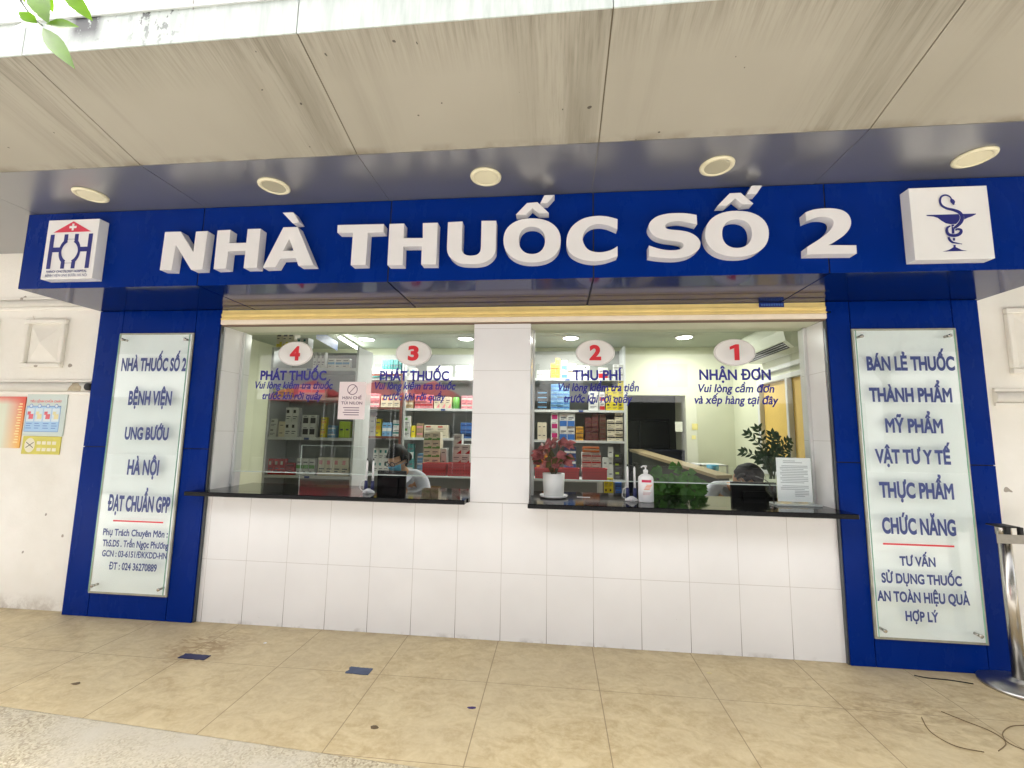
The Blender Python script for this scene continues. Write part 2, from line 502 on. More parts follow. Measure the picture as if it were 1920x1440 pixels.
LAMPG = M('lamp_glass', S(178, 172, 146), .3)
IWALL = M('interior_paint', S(206, 208, 184), .6, var=.04, scale=2)
ICEIL = M('interior_ceiling_paint', S(170, 176, 164), .7, var=.03, scale=2)
IFLOOR = M('interior_floor_tile', S(160, 150, 130), .3, var=.1, scale=4)
SHELF = M('shelf_white', (.62, .64, .64), .4, var=.04, scale=4)

# ------------------------------------------------------------------ ground
def slab(name, x0, x1, y0a, y0b, y1a, y1b, z0, z1, m, bev=0):
    # a level slab whose front and back edges may run a little askew
    bm = bmesh.new(); box(bm, 0, 1, 0, 1, z0, z1)
    for v in bm.verts:
        u = v.co.x; f = (y0a + (y0b - y0a) * u) if v.co.y < .5 else (y1a + (y1b - y1a) * u)
        v.co.x = x0 + (x1 - x0) * u; v.co.y = f
    if bev: bmesh.ops.bevel(bm, geom=list(bm.edges), offset=bev, segments=2, affect='EDGES', profile=.6)
    return struct(name, bm, m)
KY = lambda x: -.987 - .062 * x                     # the line where paving meets kerb is a little askew
xa_, xb_k = -12.0, 14.0
struct('road', B(-150, 150, -150, -6.2, -.36, -.16), M('road_asphalt', (.05, .048, .046), .85, var=.3, scale=20, bump=.4, bscale=90))
struct('bounce_apron', B(-150, 150, -6.2, 3, -.35, -.158), ASPH)  # pale unseen ground, lightened to bounce light up under the canopy
slab('kerb_shade_strip', xa_, xb_k, KY(xa_) - .62, KY(xb_k) - .62, KY(xa_) - .292, KY(xb_k) - .292, -.2, -.152, M('kerb_shade', S(44, 40, 36), .9, var=.3, scale=12))  # dark strip painted where shade falls below the kerb
slab('kerb', xa_, xb_k, KY(xa_) - .29, KY(xb_k) - .29, KY(xa_), KY(xb_k), -.3, .004, KERB, .012)
slab('pavement', xa_, xb_k, KY(xa_) + .0005, KY(xb_k) + .0005, .06, .06, -.3, 0, FLOOR)

# ------------------------------------------------------------------ tiled front wall
XL, XR = -.035, 4.20                      # clear opening between the blue columns
wall = thing('tiled_wall', 'white tiled front wall with a tiled pillar between two service windows', 'wall', (2.08, 0, 0))
obj('low_wall', B(XL, XR, 0, .14, .0, .871), TILE, wall)
obj('pillar', B(1.878, 2.278, 0.0, .30, .8735, 2.106), PTILE, wall)
obj('side_jamb', B(XL - .06, XL + .003, 0.01, .30, .9, 2.106), JTILE, wall)
obj('side_jamb', B(XR - .003, XR + .06, 0.01, .30, .9, 2.106), JTILE, wall)
obj('lintel', B(XL, XR, .02, .30, 2.108, 2.60), IWALL, wall)

# ------------------------------------------------------------------ blue columns
def column(x0, x1, px0, px1, pz0, pz1, label, side):
    t = thing('blue_column', label, 'column', ((x0 + x1) / 2, 0, 0))
    g = .0025
    obj('core', B(x0 + .004, x1 - .004, -.024, .15, 0, 2.224), DARK, t)
    for a, b, c, d in ((x0, px0 - g, 0, 1.19 - g), (x0, px0 - g, 1.19 + g, 2.222), (px1 + g, x1, 0, 1.19 - g), (px1 + g, x1, 1.19 + g, 2.222),
                       (px0 + g, px1 - g, 0, pz0 - .004), (px0 + g, px1 - g, pz1 + .004, 2.222)):
        obj('cladding_panel', B(a, b, -.032, -.004, c + .001, d, .0012), BLUE, t)
    obj('edge_trim', B(x1 - .002, x1 + .010, -.022, -.002, .0, 2.10) if side > 0 else B(x0 - .010, x0 + .002, -.022, -.002, .0, 2.10), M('trim_grey', S(92, 96, 98), .3, metal=.6), t)
    return t
column(-1.05, -.045, -.847, -.241, .165, 2.045, 'blue panelled column at the left end of the service windows', 1)
column(4.205, 5.10, 4.343, 4.948, .165, 2.037, 'blue panelled column at the right end, behind the steel queue post', -1)

# ------------------------------------------------------------------ sign beam over the windows
SX = [-1.055, .215, 1.45, 2.665, 3.925, 5.125]
YS, ZS0, ZS1 = -.55, 2.225, 2.74
sign = thing('shop_sign', 'long dark blue sign beam with big white raised lettering over the windows', 'shop sign', (2.035, YS, ZS0))
obj('beam_core', B(SX[0] + .004, SX[-1] - .004, YS + .005, -.002, ZS0 + .005, ZS1 - .002), DARK, sign)
for a, b in zip(SX, SX[1:]):
    obj('face_panel', B(a + .004, b - .004, YS, YS + .004, ZS0 + .0, ZS1 - .003), BLUE, sign)
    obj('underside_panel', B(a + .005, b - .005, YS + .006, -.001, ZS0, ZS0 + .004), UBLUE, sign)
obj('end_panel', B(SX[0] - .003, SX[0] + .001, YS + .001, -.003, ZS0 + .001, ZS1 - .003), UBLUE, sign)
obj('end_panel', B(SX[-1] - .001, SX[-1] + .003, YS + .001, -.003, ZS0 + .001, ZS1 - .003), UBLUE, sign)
YL = YS - .057
def runs(org, k, *rs):
    """outline of one letter face: straight runs and smoothed runs, measured on the sign front"""
    out = []
    for r in rs:
        p = [Vector((q.x, q.z)) for q in (at(org[0] + x / k, org[1] + y / k, YL - .0015) for x, y in r[1])]
        p = smooth_path(p, 5) if r[0] == 'c' else p
        for v in p:
            if not out or (v - out[-1]).length > 1e-4: out.append(v)
    if (out[0] - out[-1]).length < 1e-4: out.pop()
    return out
def sup(org, k, x0, x1, y0, y1, n=44):
    return runs(org, k, ('l', [((x0 + x1) / 2 + (x1 - x0) / 2 * math.copysign(abs(math.cos(t)) ** .9, math.cos(t)), (y0 + y1) / 2 + (y1 - y0) / 2 * math.copysign(abs(math.sin(t)) ** .9, math.sin(t))) for t in (2 * math.pi * i / n for i in range(n))]))
A4, A2, A5 = ((280, 360), 4.0), ((640, 0), 2.572), ((1480, 300), 4.364)
Q1, Q2, Q3 = ((1200, 340), 4.8846), ((920, 350), 4.8846), ((820, 380), 7.321)
GLYPHS = [
    ('letter', [runs(*A4, ('l', [(118, 300), (235, 297), (330, 452), (350, 297), (437, 293), (397, 580), (312, 582), (198, 395), (165, 588), (78, 585)]))]),
    ('letter', [runs(*A4, ('l', [(512, 288), (608, 284), (598, 384), (727, 381), (738, 278), (835, 275), (805, 568), (707, 570), (721, 440), (590, 445), (575, 573), (482, 577)]))]),
    ('letter', [runs(*A4, ('l', [(1005, 265), (1112, 262), (1232, 550), (1118, 552), (1097, 496), (983, 500), (945, 563), (850, 567)])), runs(*A4, ('l', [(1048, 350), (1002, 443), (1082, 440)]))]),
    ('letter', [runs(*A4, ('l', [(1412, 248), (1758, 240), (1755, 300), (1638, 305), (1622, 545), (1510, 548), (1527, 306), (1410, 304)]))]),
    ('letter', [runs(*A2, ('l', [(232, 1080), (303, 1078), (300, 1148), (393, 1148), (393, 1076), (465, 1074), (457, 1275), (385, 1275), (388, 1188), (298, 1188), (295, 1278), (222, 1278)]))]),
    ('letter', [runs(*Q3, ('l', [(147, 268), (345, 258)]), ('c', [(338, 480), (333, 620), (345, 675), (380, 711), (430, 726), (480, 726), (540, 715), (580, 680), (597, 625), (602, 480)]), ('l', [(607, 250), (808, 248)]), ('c', [(804, 480), (800, 640), (785, 700), (740, 760), (660, 815), (560, 838), (450, 842), (340, 836), (250, 808), (180, 755), (145, 700), (133, 630), (138, 480)]))]),
    ('letter', [sup(*Q2, 117, 642, 290, 694), sup(*Q2, 258, 498, 365, 617)]),
    ('letter', [runs(*Q2, ('c', [(1162, 298), (1100, 280), (1020, 268), (930, 272), (840, 296), (760, 350), (712, 420), (694, 500), (702, 560), (735, 615), (800, 655), (880, 678), (960, 684), (1060, 670), (1162, 635)]), ('c', [(1162, 545), (1110, 576), (1050, 595), (980, 601), (910, 585), (865, 545), (842, 475), (868, 400), (920, 356), (990, 342), (1060, 350), (1110, 368), (1160, 390)]))]),
    ('letter', [runs(*Q1, ('l', [(518, 308)]), ('c', [(523, 394), (470, 380), (400, 366), (340, 363), (275, 372), (240, 392), (230, 412), (243, 432), (290, 443), (370, 450), (450, 467), (515, 503), (548, 545), (553, 580), (540, 620), (500, 655), (440, 685), (360, 702), (280, 705), (200, 701), (140, 694), (82, 684)]), ('c', [(82, 588), (170, 616), (250, 630), (320, 630), (370, 620), (396, 597), (394, 573), (370, 556), (310, 545), (220, 532), (140, 505), (95, 460), (80, 415), (95, 370), (150, 325), (230, 300), (320, 291), (420, 293), (516, 307)]))]),
    ('letter', [sup(*Q1, 597, 1180, 270, 690), sup(*Q1, 752, 1025, 347, 610)]),
    ('letter', [runs(*A5, ('c', [(130, 430), (190, 408), (270, 396), (350, 395), (430, 410), (482, 445), (505, 500), (495, 555), (455, 608), (400, 650), (318, 697)]), ('l', [(548, 697), (552, 765), (145, 770), (145, 712)]), ('c', [(145, 712), (250, 645), (320, 590), (355, 540), (362, 505), (345, 480), (300, 466), (240, 466), (190, 480), (138, 502)]))]),
    ('grave_accent', [runs(*A4, ('l', [(1000, 155), (1080, 152), (1126, 228), (1072, 232)]))]),
    ('circumflex_accent', [runs(*Q2, ('l', [(333, 150), (428, 142), (532, 240), (440, 243), (380, 196), (325, 255), (232, 255)]))]), ('acute_accent', [runs(*Q2, ('l', [(492, 78), (585, 76), (520, 148), (455, 150)]))]),
    ('circumflex_accent', [runs(*Q1, ('l', [(822, 110), (922, 105), (1038, 203), (942, 212), (872, 158), (795, 222), (712, 222)]))]), ('acute_accent', [runs(*Q1, ('l', [(1022, 40), (1120, 37), (1070, 112), (980, 118)]))])]
for nm, rs in GLYPHS:
    ar = lambda p: sum(p[i - 1].x * p[i].y - p[i].x * p[i - 1].y for i in range(len(p)))
    rs = [r if (ar(r) > 0) == (i == 0) else r[::-1] for i, r in enumerate(rs)]
    bm = bmesh.new(); fill(bm, rs, lambda v, d=0: Vector((v.x, YS - .0015 - d, v.y)), .057)
    obj(nm, bm, LETTER, sign)
# logo boxes
def logo_box(label, x0, x1, z0, z1):
    t = thing('logo_box', label, 'logo box', ((x0 + x1) / 2, YS, z0), 'square logo boxes on the blue sign beam')
    obj('casing', B(x0, x1, YS - .062, YS - .001, z0, z1, .003, 2), LBOX, t)
    return t
lx0, lx1, lz0, lz1 = -.815, -.450, 2.262, 2.657
tl = logo_box('white box with red roof and blue columns hospital emblem', lx0, lx1, lz0, lz1)
U = lambda u: lx0 + u * (lx1 - lx0)
V = lambda v: lz1 - v * (lz1 - lz0)
yf = YS - .0635
bm = bmesh.new()
poly(bm, [(U(.13), yf, V(.215)), (U(.87), yf, V(.215)), (U(.5), yf, V(.03))])
obj('emblem_roof', bm, PINKRED, tl)
bm = bmesh.new()
poly(bm, [(U(a), yf - .0008, V(b)) for a, b in ((.485, .19), (.525, .19), (.525, .15), (.575, .15), (.575, .112), (.525, .112), (.525, .073), (.485, .073), (.485, .112), (.435, .112), (.435, .15), (.485, .15))])
obj('emblem_cross', bm, LBOX, tl)
bm = bmesh.new()
def q4(x0, x1, v0, v1, y=yf): poly(bm, [(U(x0), y, V(v1)), (U(x1), y, V(v1)), (U(x1), y, V(v0)), (U(x0), y, V(v0))])
for sgn in (-1, 1):
    m5 = lambda u: .5 + sgn * (u - .5)
    def q(a, b, v0, v1, y=yf):
        a, b = m5(a), m5(b)
        q4(min(a, b), max(a, b), v0, v1, y)
    q(.085, .165, .25, .83); q(.36, .435, .25, .36); q(.36, .435, .72, .83); q(.165, .30, .47, .55)
    pts = []; wd = []
    for k in range(19):
        a = RAD(-66 + 132 * k / 18)
        pts.append((U(m5(.5 - .185 * math.cos(a))), V(.54 - .198 * math.sin(a)))); wd.append(.0085 + .0045 * abs(math.sin(a)))
    ribbon(bm, pts if sgn > 0 else pts[::-1], yf - .0003, wd)
q4(.435, .565, .333, .338); q4(.435, .565, .735, .74)
obj('emblem_columns', bm, NAVY, tl)
bm = bmesh.new(); writing(bm, 'HANOI ONCOLOGY HOSPITAL', U(.10), U(.89), V(.895), V(.855), yf, .02); writing(bm, 'BỆNH VIỆN UNG BƯỚU HÀ NỘI', U(.09), U(.90), V(.96), V(.922), yf, .0)
obj('lettering', bm, NAVY, tl)
rx0, rx1, rz0, rz1 = 4.307, 4.682, 2.262, 2.658
tr_ = logo_box('white box with blue snake and bowl pharmacy emblem', rx0, rx1, rz0, rz1)
def UV(x, y):
    v = (y - 198) / 885; u = (x - (405 + 105 * v)) / (945 + 30 * v)
    return (rx0 + u * (rx1 - rx0), rz1 - v * (rz1 - rz0))
bm = bmesh.new()
bowl = [(625, 540), (1232, 540), (1228, 552), (1180, 575), (1130, 590), (1085, 612), (1040, 640), (990, 660), (930, 662), (870, 648), (815, 615), (770, 580), (720, 562), (640, 552)]
bp = [Vector(UV(*p)) for p in bowl]
for t3 in tessellate_polygon([[Vector((p.x, p.y, 0)) for p in bp]]):
    f = poly(bm, [(bp[i].x, yf, bp[i].y) for i in t3]); f.normal_update()
    if f.normal.y > 0: f.normal_flip()
def quad(pts):
    f = poly(bm, [(UV(*p)[0], yf, UV(*p)[1]) for p in pts]); f.normal_update()
    if f.normal.y > 0: f.normal_flip()
quad([(938, 665), (972, 665), (978, 775), (948, 778)]); quad([(960, 828), (988, 828), (990, 862), (963, 862)])
quad([(970, 912), (998, 912), (1000, 940), (972, 940)])
quad([(972, 940), (1000, 940), (1075, 975), (1145, 988), (838, 990), (915, 972)])
obj('bowl', bm, NAVY, tr_)
def snake(pts, ws, y, m, nm):
    bm2 = bmesh.new()
    sp = smooth_path([UV(*p) for p in pts]); n = len(sp)
    wl = [ws[min(int(i / (n - 1) * (len(ws) - 1)), len(ws) - 2)] * (1 - (i / (n - 1) * (len(ws) - 1)) % 1) + ws[min(int(i / (n - 1) * (len(ws) - 1)) + 1, len(ws) - 1)] * ((i / (n - 1) * (len(ws) - 1)) % 1) for i in range(n)]
    ribbon(bm2, [(p.x, p.y) for p in sp], y, wl); obj(nm, bm2, m, tr_)
body = [(928, 362), (905, 325), (850, 303), (800, 325), (788, 380), (812, 430), (870, 467), (960, 492), (1030, 525), (1062, 580), (1048, 640), (1000, 690), (965, 712)]
snake(body, [.004, .005, .0055, .006, .0065, .007, .008, .0095, .0105, .0105, .009], yf - .0012, LBOX, 'snake_outline')
snake(body, [.003, .004, .0045, .005, .0055, .006, .007, .0085, .009, .009, .0075, .005], yf - .0018, NAVY, 'snake')
snake([(925, 682), (888, 705), (882, 745), (905, 785), (960, 802), (1020, 793), (1052, 765), (1050, 735), (1010, 724), (985, 738)], [.003, .006, .0075, .008, .008, .0075, .006, .003], yf - .0018, NAVY, 'snake')
snake([(905, 818), (918, 850), (950, 880), (1000, 893), (1070, 906)], [.005, .006, .0055, .004, .001], yf - .0018, NAVY, 'snake')
snake([(922, 352), (932, 372), (945, 395), (955, 428)], [.003, .010, .011, .001], yf - .0022, NAVY, 'snake_head')

# ------------------------------------------------------------------ canopy
canopy = thing('canopy', 'long projecting canopy with stained beige underside and pale front edge', 'canopy', (2, -1.0, 2.74))
YB, YE, ZE, ZT = -.985, -1.525, 2.882, 3.03
jx = [.215 + 1.22 * k for k in range(-7, 8)]
for a, b in zip(jx, jx[1:]):
    bm = bmesh.new(); g = .003
    for p0, p1, gg in (((YB, 2.742), (YE, ZE), .0),):
        vs = [(a + g, YB, 2.742), (b - g, YB, 2.742), (b - g, YE, ZE), (a + g, YE, ZE)]
        up = [(x, y, z + .004) for x, y, z in vs]
        bv = [bm.verts.new(p) for p in vs]; uv = [bm.verts.new(p) for p in up]
        bm.faces.new(bv); bm.faces.new(uv[::-1])
        for i in range(4): bm.faces.new((bv[i], uv[i], uv[(i + 1) % 4], bv[(i + 1) % 4]))
    obj('front_soffit_panel', bm, SOFF, canopy)
    obj('rear_soffit_panel', B(a + .002, b - .002, YB + .0015, .03, 2.741, 2.7452), REAR, canopy)
    obj('fascia_panel', B(a + .002, b - .002, YE - .006, YE - .001, ZE - .004, ZT), FASC, canopy)
bm = bmesh.new()
for y0, z0, y1, z1 in ((YB, 2.7465, YE + .001, ZE + .0045),):
    poly(bm, [(jx[0], y0, z0), (jx[-1], y0, z0), (jx[-1], y1, z1), (jx[0], y1, z1)])
obj('front_joint_filler', bm, BSEAL, canopy)
obj('rear_joint_filler', B(jx[0], jx[-1], YB + .004, .04, 2.7455, 2.76), SEAL, canopy)
obj('fascia_joint_filler', B(jx[0], jx[-1], YE + .001, YE + .006, ZE + .01, ZT - .004), M('fascia_joint', S(150, 156, 150), .7), canopy)
obj('coping', B(jx[0], jx[-1], YE - .012, -.9, ZT, ZT + .025), M('coping_metal', S(196, 200, 196), .5, var=.1, scale=6), canopy)
# downlights set into the rear soffit
def downlight(x, y, closed, label):
    t = thing('recessed_downlight', label, 'downlight', (x, y, 2.741), 'round downlights under the canopy')
    bm = bmesh.new()
    lathe(bm, [(.060, -.001), (.062, -.010), (.074, -.013), (.084, -.008), (.086, -.001)], (x, y, 2.741), 36)
    obj('rim', bm, LAMPW, t)
    bm = bmesh.new(); lathe(bm, [(.0615, -.002), (.0615, -.0095)], (x, y, 2.741), 36)
    obj('lens', bm, LAMPG if not closed else LAMPW, t)
for x, y, c, l in ((-.372, -.742, 1, 'cream downlight above the emblem with the red roof'), (.822, -.75, 0, 'greyish lensed downlight above the first raised word'),
                   (2.064, -.75, 1, 'plain cream downlight above the middle of the sign'), (3.285, -.757, 0, 'greyish lensed downlight above the last raised O'),
                   (4.524, -.735, 1, 'cream downlight above the snake emblem')):
    downlight(x, y, c, l)
# the building's upper storey
up = tag(obj('upper_wall', B(-.02, 40, -.95, .3, 3.056, 4.2), M('upper_render', S(226, 226, 222), .7, var=.05, scale=1.4, stretch=(3, 1, .3))), 'bright white upper storey wall rising above the canopy', 'wall')
bm = bmesh.new()
for pts in ([(.62, -1.53, 3.03), (.66, -1.54, 3.12), (.78, -1.54, 3.10), (.86, -1.53, 3.03)], [(.98, -1.53, 3.02), (1.0, -1.55, 3.09), (1.08, -1.55, 3.11), (1.18, -1.53, 3.03)]):
    tube(bm, smooth_path(pts), .0016, 5)
tag(obj('loose_wire', bm, M('grey_wire', S(150, 146, 140), .6)), 'thin loose grey wires looping over the canopy edge', 'wire')

# ------------------------------------------------------------------ roller shutter and service windows
sh = thing('roller_shutter', 'rolled up yellow beige shutter above both service windows', 'shutter', (2.08, -.02, 2.105))
bm = bmesh.new()
prof = [(0, 2.222), (0, 2.196), (-.007, 2.193), (-.007, 2.176), (-.002, 2.173), (-.002, 2.162), (-.010, 2.159), (-.010, 2.148), (.01, 2.147)]
xa, xb = XL - .008, XR + .03
va = [bm.verts.new((xa, -.022 + y, z)) for y, z in prof]; vb = [bm.verts.new((xb, -.022 + y, z)) for y, z in prof]
for i in range(len(prof) - 1): bm.faces.new((va[i], va[i + 1], vb[i + 1], vb[i]))
obj('slats', bm, SHUT, sh)
obj('bottom_rail', B(xa, xb, -.030, -.004, 2.112, 2.1465, .004, 2), RAIL, sh)
obj('seal_strip', B(xa, xb, -.018, .018, 2.103, 2.1105), M('shutter_seal', S(120, 100, 84), .7), sh)
# small worn blue sticker
st = thing('blue_sticker', 'small worn dark blue sticker on the yellow shutter', 'sticker', (3.86, -.033, 2.19))
a, b = at(1423, 572, -.0335), at(1470, 571, -.0335)
bm = bmesh.new(); box(bm, a.x, b.x, -.0338, -.0325, 2.19, 2.222); obj('film', bm, M('sticker_blue', (.01, .025, .16), .3), st)
bm = bmesh.new()
for k in range(9):
    x = a.x + (b.x - a.x) * (.08 + .1 * k); poly(bm, [(x, -.0342, 2.199), (x + .012, -.0342, 2.199), (x + .012, -.0342, 2.214), (x, -.0342, 2.214)])
obj('faded_print', bm, M('sticker_print', S(70, 104, 170), .5), st)

GY = .2
def service_window(x0, x1, label):
    t = thing('service_window', label, 'window', ((x0 + x1) / 2, GY, .9), 'service windows in the tiled wall')
    obj('pane', B(x0 + .004, x1 - .004, GY, GY + .008, 1.02, 2.104), GLASS, t)
    bm = bmesh.new()
    box(bm, x0, x0 + .018, GY - .008, GY + .016, .9015, 2.104); box(bm, x1 - .018, x1, GY - .008, GY + .016, .9015, 2.104)
    obj('frame', bm, ALU, t)
    bm = bmesh.new(); box(bm, x0 + .02, x1 - .02, GY - .001, GY + .009, 1.013, 1.0195)
    obj('pane_edge', bm, M('pane_edge', S(206, 220, 212), .15), t)
    return t
W1 = service_window(XL + .004, 1.875, 'left service window with oval number plates 4 and 3')
W2 = service_window(2.281, XR - .004, 'right service window with oval number plates 2 and 1')
def oval(cx, digit, parent_label):
    t = thing('number_plate', parent_label, 'number plate', (cx, GY, 1.932), 'oval number plates on the glass')
    bm = bmesh.new()
    lathe(bm, [(.0, -.012), (.13, -.012), (.140, -.010), (.1415, -.002)], (cx, GY, 1.932), 48, 0, 'Y', 1, .685)
    bmesh.ops.recalc_face_normals(bm, faces=bm.faces)
    obj('plate', bm, OVAL, t)
    bm = bmesh.new(); n = 64
    for k in range(n):
        p = []
        for r, kk in ((.134, k), (.134, k + 1), (.1322, k + 1), (.1322, k)):
            a = 2 * math.pi * kk / n; p.append((cx + r * math.cos(a), GY - .0124, 1.932 + r * .685 * math.sin(a)))
        poly(bm, p)
    obj('border_line', bm, M('oval_line', S(150, 138, 132), .5), t)
    bm = bmesh.new()
    if digit == '1':
        poly(bm, [(cx + u, GY - .0132, 1.932 + v) for u, v in ((-.004, -.057), (.030, -.057), (.030, .057), (.006, .057), (-.034, .040), (-.034, .018), (-.004, .028))])
    else: writing(bm, digit, cx - (.042 if digit != '1' else .022), cx + (.042 if digit != '1' else .018), 1.932 - .057, 1.932 + .057, GY - .0132, .05)
    obj('digit', bm, RED, t)
oval(.425, '4', 'white oval plate with red number 4'); oval(1.376, '3', 'white oval plate with red number 3')
oval(2.739, '2', 'white oval plate with red number 2'); oval(3.711, '1', 'white oval plate with red number 1')
def vinyl(t, lines):
    bm = bmesh.new()
    for s, x0, x1, zb, zc, bd, shr in lines: writing(bm, s, x0, x1, zb, zc, GY - .0012, bd, shr)
    obj('lettering', bm, TXT, t)
vinyl(W1, [('PHÁT THUỐC', .144, .688, 1.722, 1.798, .036, 0), ('Vui lòng kiểm tra thuốc', .095, .744, 1.655, 1.712, .028, .22), ('trước khi rời quầy', .169, .664, 1.572, 1.629, .028, .22),
           ('PHÁT THUỐC', 1.117, 1.657, 1.700, 1.776, .036, 0), ('Vui lòng kiểm tra thuốc', 1.069, 1.707, 1.655, 1.712, .028, .22), ('trước khi rời quầy', 1.145, 1.632, 1.572, 1.629, .028, .22)][0:3] +
          [('PHÁT THUỐC', 1.117, 1.657, 1.722, 1.798, .036, 0), ('Vui lòng kiểm tra thuốc', 1.069, 1.707, 1.655, 1.712, .028, .22), ('trước khi rời quầy', 1.145, 1.632, 1.572, 1.629, .028, .22)])
vinyl(W2, [('THU PHÍ', 2.577, 2.929, 1.730, 1.806, .036, 0), ('Vui lòng kiểm tra tiền', 2.461, 3.048, 1.650, 1.709, .028, .22), ('trước khi rời quầy', 2.508, 2.998, 1.567, 1.626, .028, .22),
           ('NHẬN ĐƠN', 3.467, 3.949, 1.735, 1.811, .036, 0), ('Vui lòng cầm đơn', 3.446, 3.968, 1.648, 1.706, .028, .22), ('và xếp hàng tại đây', 3.421, 3.989, 1.566, 1.625, .028, .22)])
# paper notice taped on the left pane
nx0, nx1, nz0, nz1 = .800, 1.012, 1.425, 1.712
note = thing('paper_notice', 'white paper notice with crossed circle taped to the glass', 'notice', ((nx0 + nx1) / 2, GY, nz0))
obj('sheet', B(nx0, nx1, GY - .0022, GY - .0012, nz0, nz1), M('notice_paper', S(236, 222, 222), .6, var=.03), note)
bm = bmesh.new(); cx, cz = (nx0 + nx1) / 2, 1.652; n = 32
ribbon(bm, [(cx + .038 * math.cos(2 * math.pi * k / n), cz + .038 * math.sin(2 * math.pi * k / n)) for k in range(n + 1)], GY - .0026, .0028)
ribbon(bm, [(cx - .024, cz - .026), (cx + .024, cz + .026)], GY - .0027, .0026)
writing(bm, 'HẠN CHẾ', nx0 + .03, nx1 - .03, 1.578, 1.600, GY - .0026, .02); writing(bm, 'TÚI NILON', nx0 + .022, nx1 - .022, 1.538, 1.560, GY - .0026, .02)
for k in range(4): poly(bm, [(nx0 + .04 + .01 * (k % 2), GY - .0026, 1.51 - k * .018), (nx1 - .045, GY - .0026, 1.51 - k * .018), (nx1 - .045, GY - .0026, 1.5155 - k * .018), (nx0 + .04 + .01 * (k % 2), GY - .0026, 1.5155 - k * .018)])
obj('print', bm, M('notice_print', S(104, 66, 92), .6), note)

# ------------------------------------------------------------------ granite counters
def counter(x0, x1, xi0, xi1, yf_, label):
    t = tag(obj('granite_counter', (lambda bm: (box(bm, x0, x1, yf_, -.036, .871, .9, 0, .003), box(bm, xi0, xi1, -.036, .46, .872, .9), bm)[2])(bmesh.new()), GRANITE), label, 'counter', 'black granite counters')
    return t
counter(-.115, 1.868, XL + .004, 1.876, -.125, 'black granite counter under windows 4 and 3')
counter(2.281, 4.215, 2.281, XR - .004, -.185, 'black granite counter under windows 2 and 1')

# ------------------------------------------------------------------ glass notice boards on the columns
def board(x0, x1, z0, z1, lines, rz, rx, label):
    t = thing('glass_notice_board', label, 'notice board', ((x0 + x1) / 2, -.034, z0), 'tall glass boards on the blue columns')
    obj('back_plate', B(x0, x1, -.040, -.0335, z0, z1, .001), FROST, t)
    bm = bmesh.new()
    for a, b, c, d in ((x0 - .004, x0 + .008, z0 - .004, z1 + .004), (x1 - .008, x1 + .004, z0 - .004, z1 + .004)): box(bm, a, b, -.0435, -.034, c, d)
    for c, d in ((z0 - .004, z0 + .008), (z1 - .008, z1 + .004)): box(bm, x0 + .009, x1 - .009, -.0432, -.034, c, d)
    obj('frame', bm, M('board_frame', S(168, 166, 150), .35, metal=.3, var=.12, scale=20), t)
    gx0, gx1 = (x0 + .034, x1 + .002) if x0 < 0 else (x0 - .002, x1 - .034)
    gz0, gz1 = z0 + .018, z1 - .012
    obj('pane', B(gx0, gx1, -.078, -.070, gz0, gz1), PGLASS, t)
    bm = bmesh.new()
    box(bm, gx0 - .0012, gx0, -.078, -.070, gz0, gz1); box(bm, gx1, gx1 + .0012, -.078, -.070, gz0, gz1)
    obj('pane_edge', bm, GEDGE, t)
    for x in (gx0 + .03, gx1 - .03):
        for z in (gz0 + .04, gz1 - .04):
            bm = bmesh.new(); lathe(bm, [(.008, -.041), (.008, -.0702)], (x, 0, z), 14, 0, 'Y'); lathe(bm, [(.011, -.0785), (.011, -.085), (.007, -.088)], (x, 0, z), 16, 0, 'Y')
            obj('standoff_bolt', bm, CHROME, t)
    bm = bmesh.new()
    for s, px0, px1, pyt, pyb, bd in lines:
        p0, p1 = at(px0, (pyt + pyb) / 2, -.079), at(px1, (pyt + pyb) / 2, -.079)
        pt, pb = at((px0 + px1) / 2, pyt, -.079), at((px0 + px1) / 2, pyb, -.079)
        writing(bm, s, p0.x, p1.x, pb.z, pt.z, -.0788, bd)
    obj('lettering', bm, PTXT, t)
    p0, p1 = at(rx[0], rz, -.079), at(rx[1], rz, -.079)
    obj('red_line', B(p0.x, p1.x, -.0798, -.0783, (p0.z + p1.z) / 2 - .005, (p0.z + p1.z) / 2 + .005), RED, t)
board(-.845, -.243, .168, 2.042, [('NHÀ THUỐC SỐ 2', 228, 349, 671, 696, .042), ('BỆNH VIỆN', 241, 322, 733, 760, .044), ('UNG BƯỚU', 234, 316, 801, 825, .044), ('HÀ NỘI', 239, 298, 862, 891, .042),
      ('ĐẠT CHUẨN GPP', 202, 319, 930, 960, .044), ('Phụ Trách Chuyên Môn :', 193, 315, 993, 1006, .030), ('ThS.DS . Trần Ngọc Phương', 192, 316, 1014, 1027, .034),
      ('GCN : 03-6151/ĐKKDD-HN', 191, 313, 1034, 1046, .030), ('ĐT : 024 36270889', 204, 294, 1056, 1070, .030)], 978, (212, 306),
      'tall frosted glass board with dark blue lettering on the left column')
board(4.345, 4.946, .168, 2.034, [('BÁN LẺ THUỐC', 1625, 1790, 668, 695, .044), ('THÀNH PHẨM', 1630, 1785, 727, 754, .044), ('MỸ PHẨM', 1660, 1768, 785, 812, .044), ('VẬT TƯ Y TẾ', 1641, 1783, 843, 870, .044),
      ('THỰC PHẨM', 1649, 1788, 905, 935, .044), ('CHỨC NĂNG', 1654, 1792, 972, 1003, .044), ('TƯ VẤN', 1687, 1754, 1044, 1062, .038), ('SỬ DỤNG THUỐC', 1653, 1803, 1077, 1096, .038),
      ('AN TOÀN HIỆU QUẢ', 1645, 1818, 1111, 1131, .038), ('HỢP LÝ', 1698, 1760, 1147, 1166, .038)], 1022, (1656, 1789),
      'tall frosted glass board with dark blue lettering on the right column')

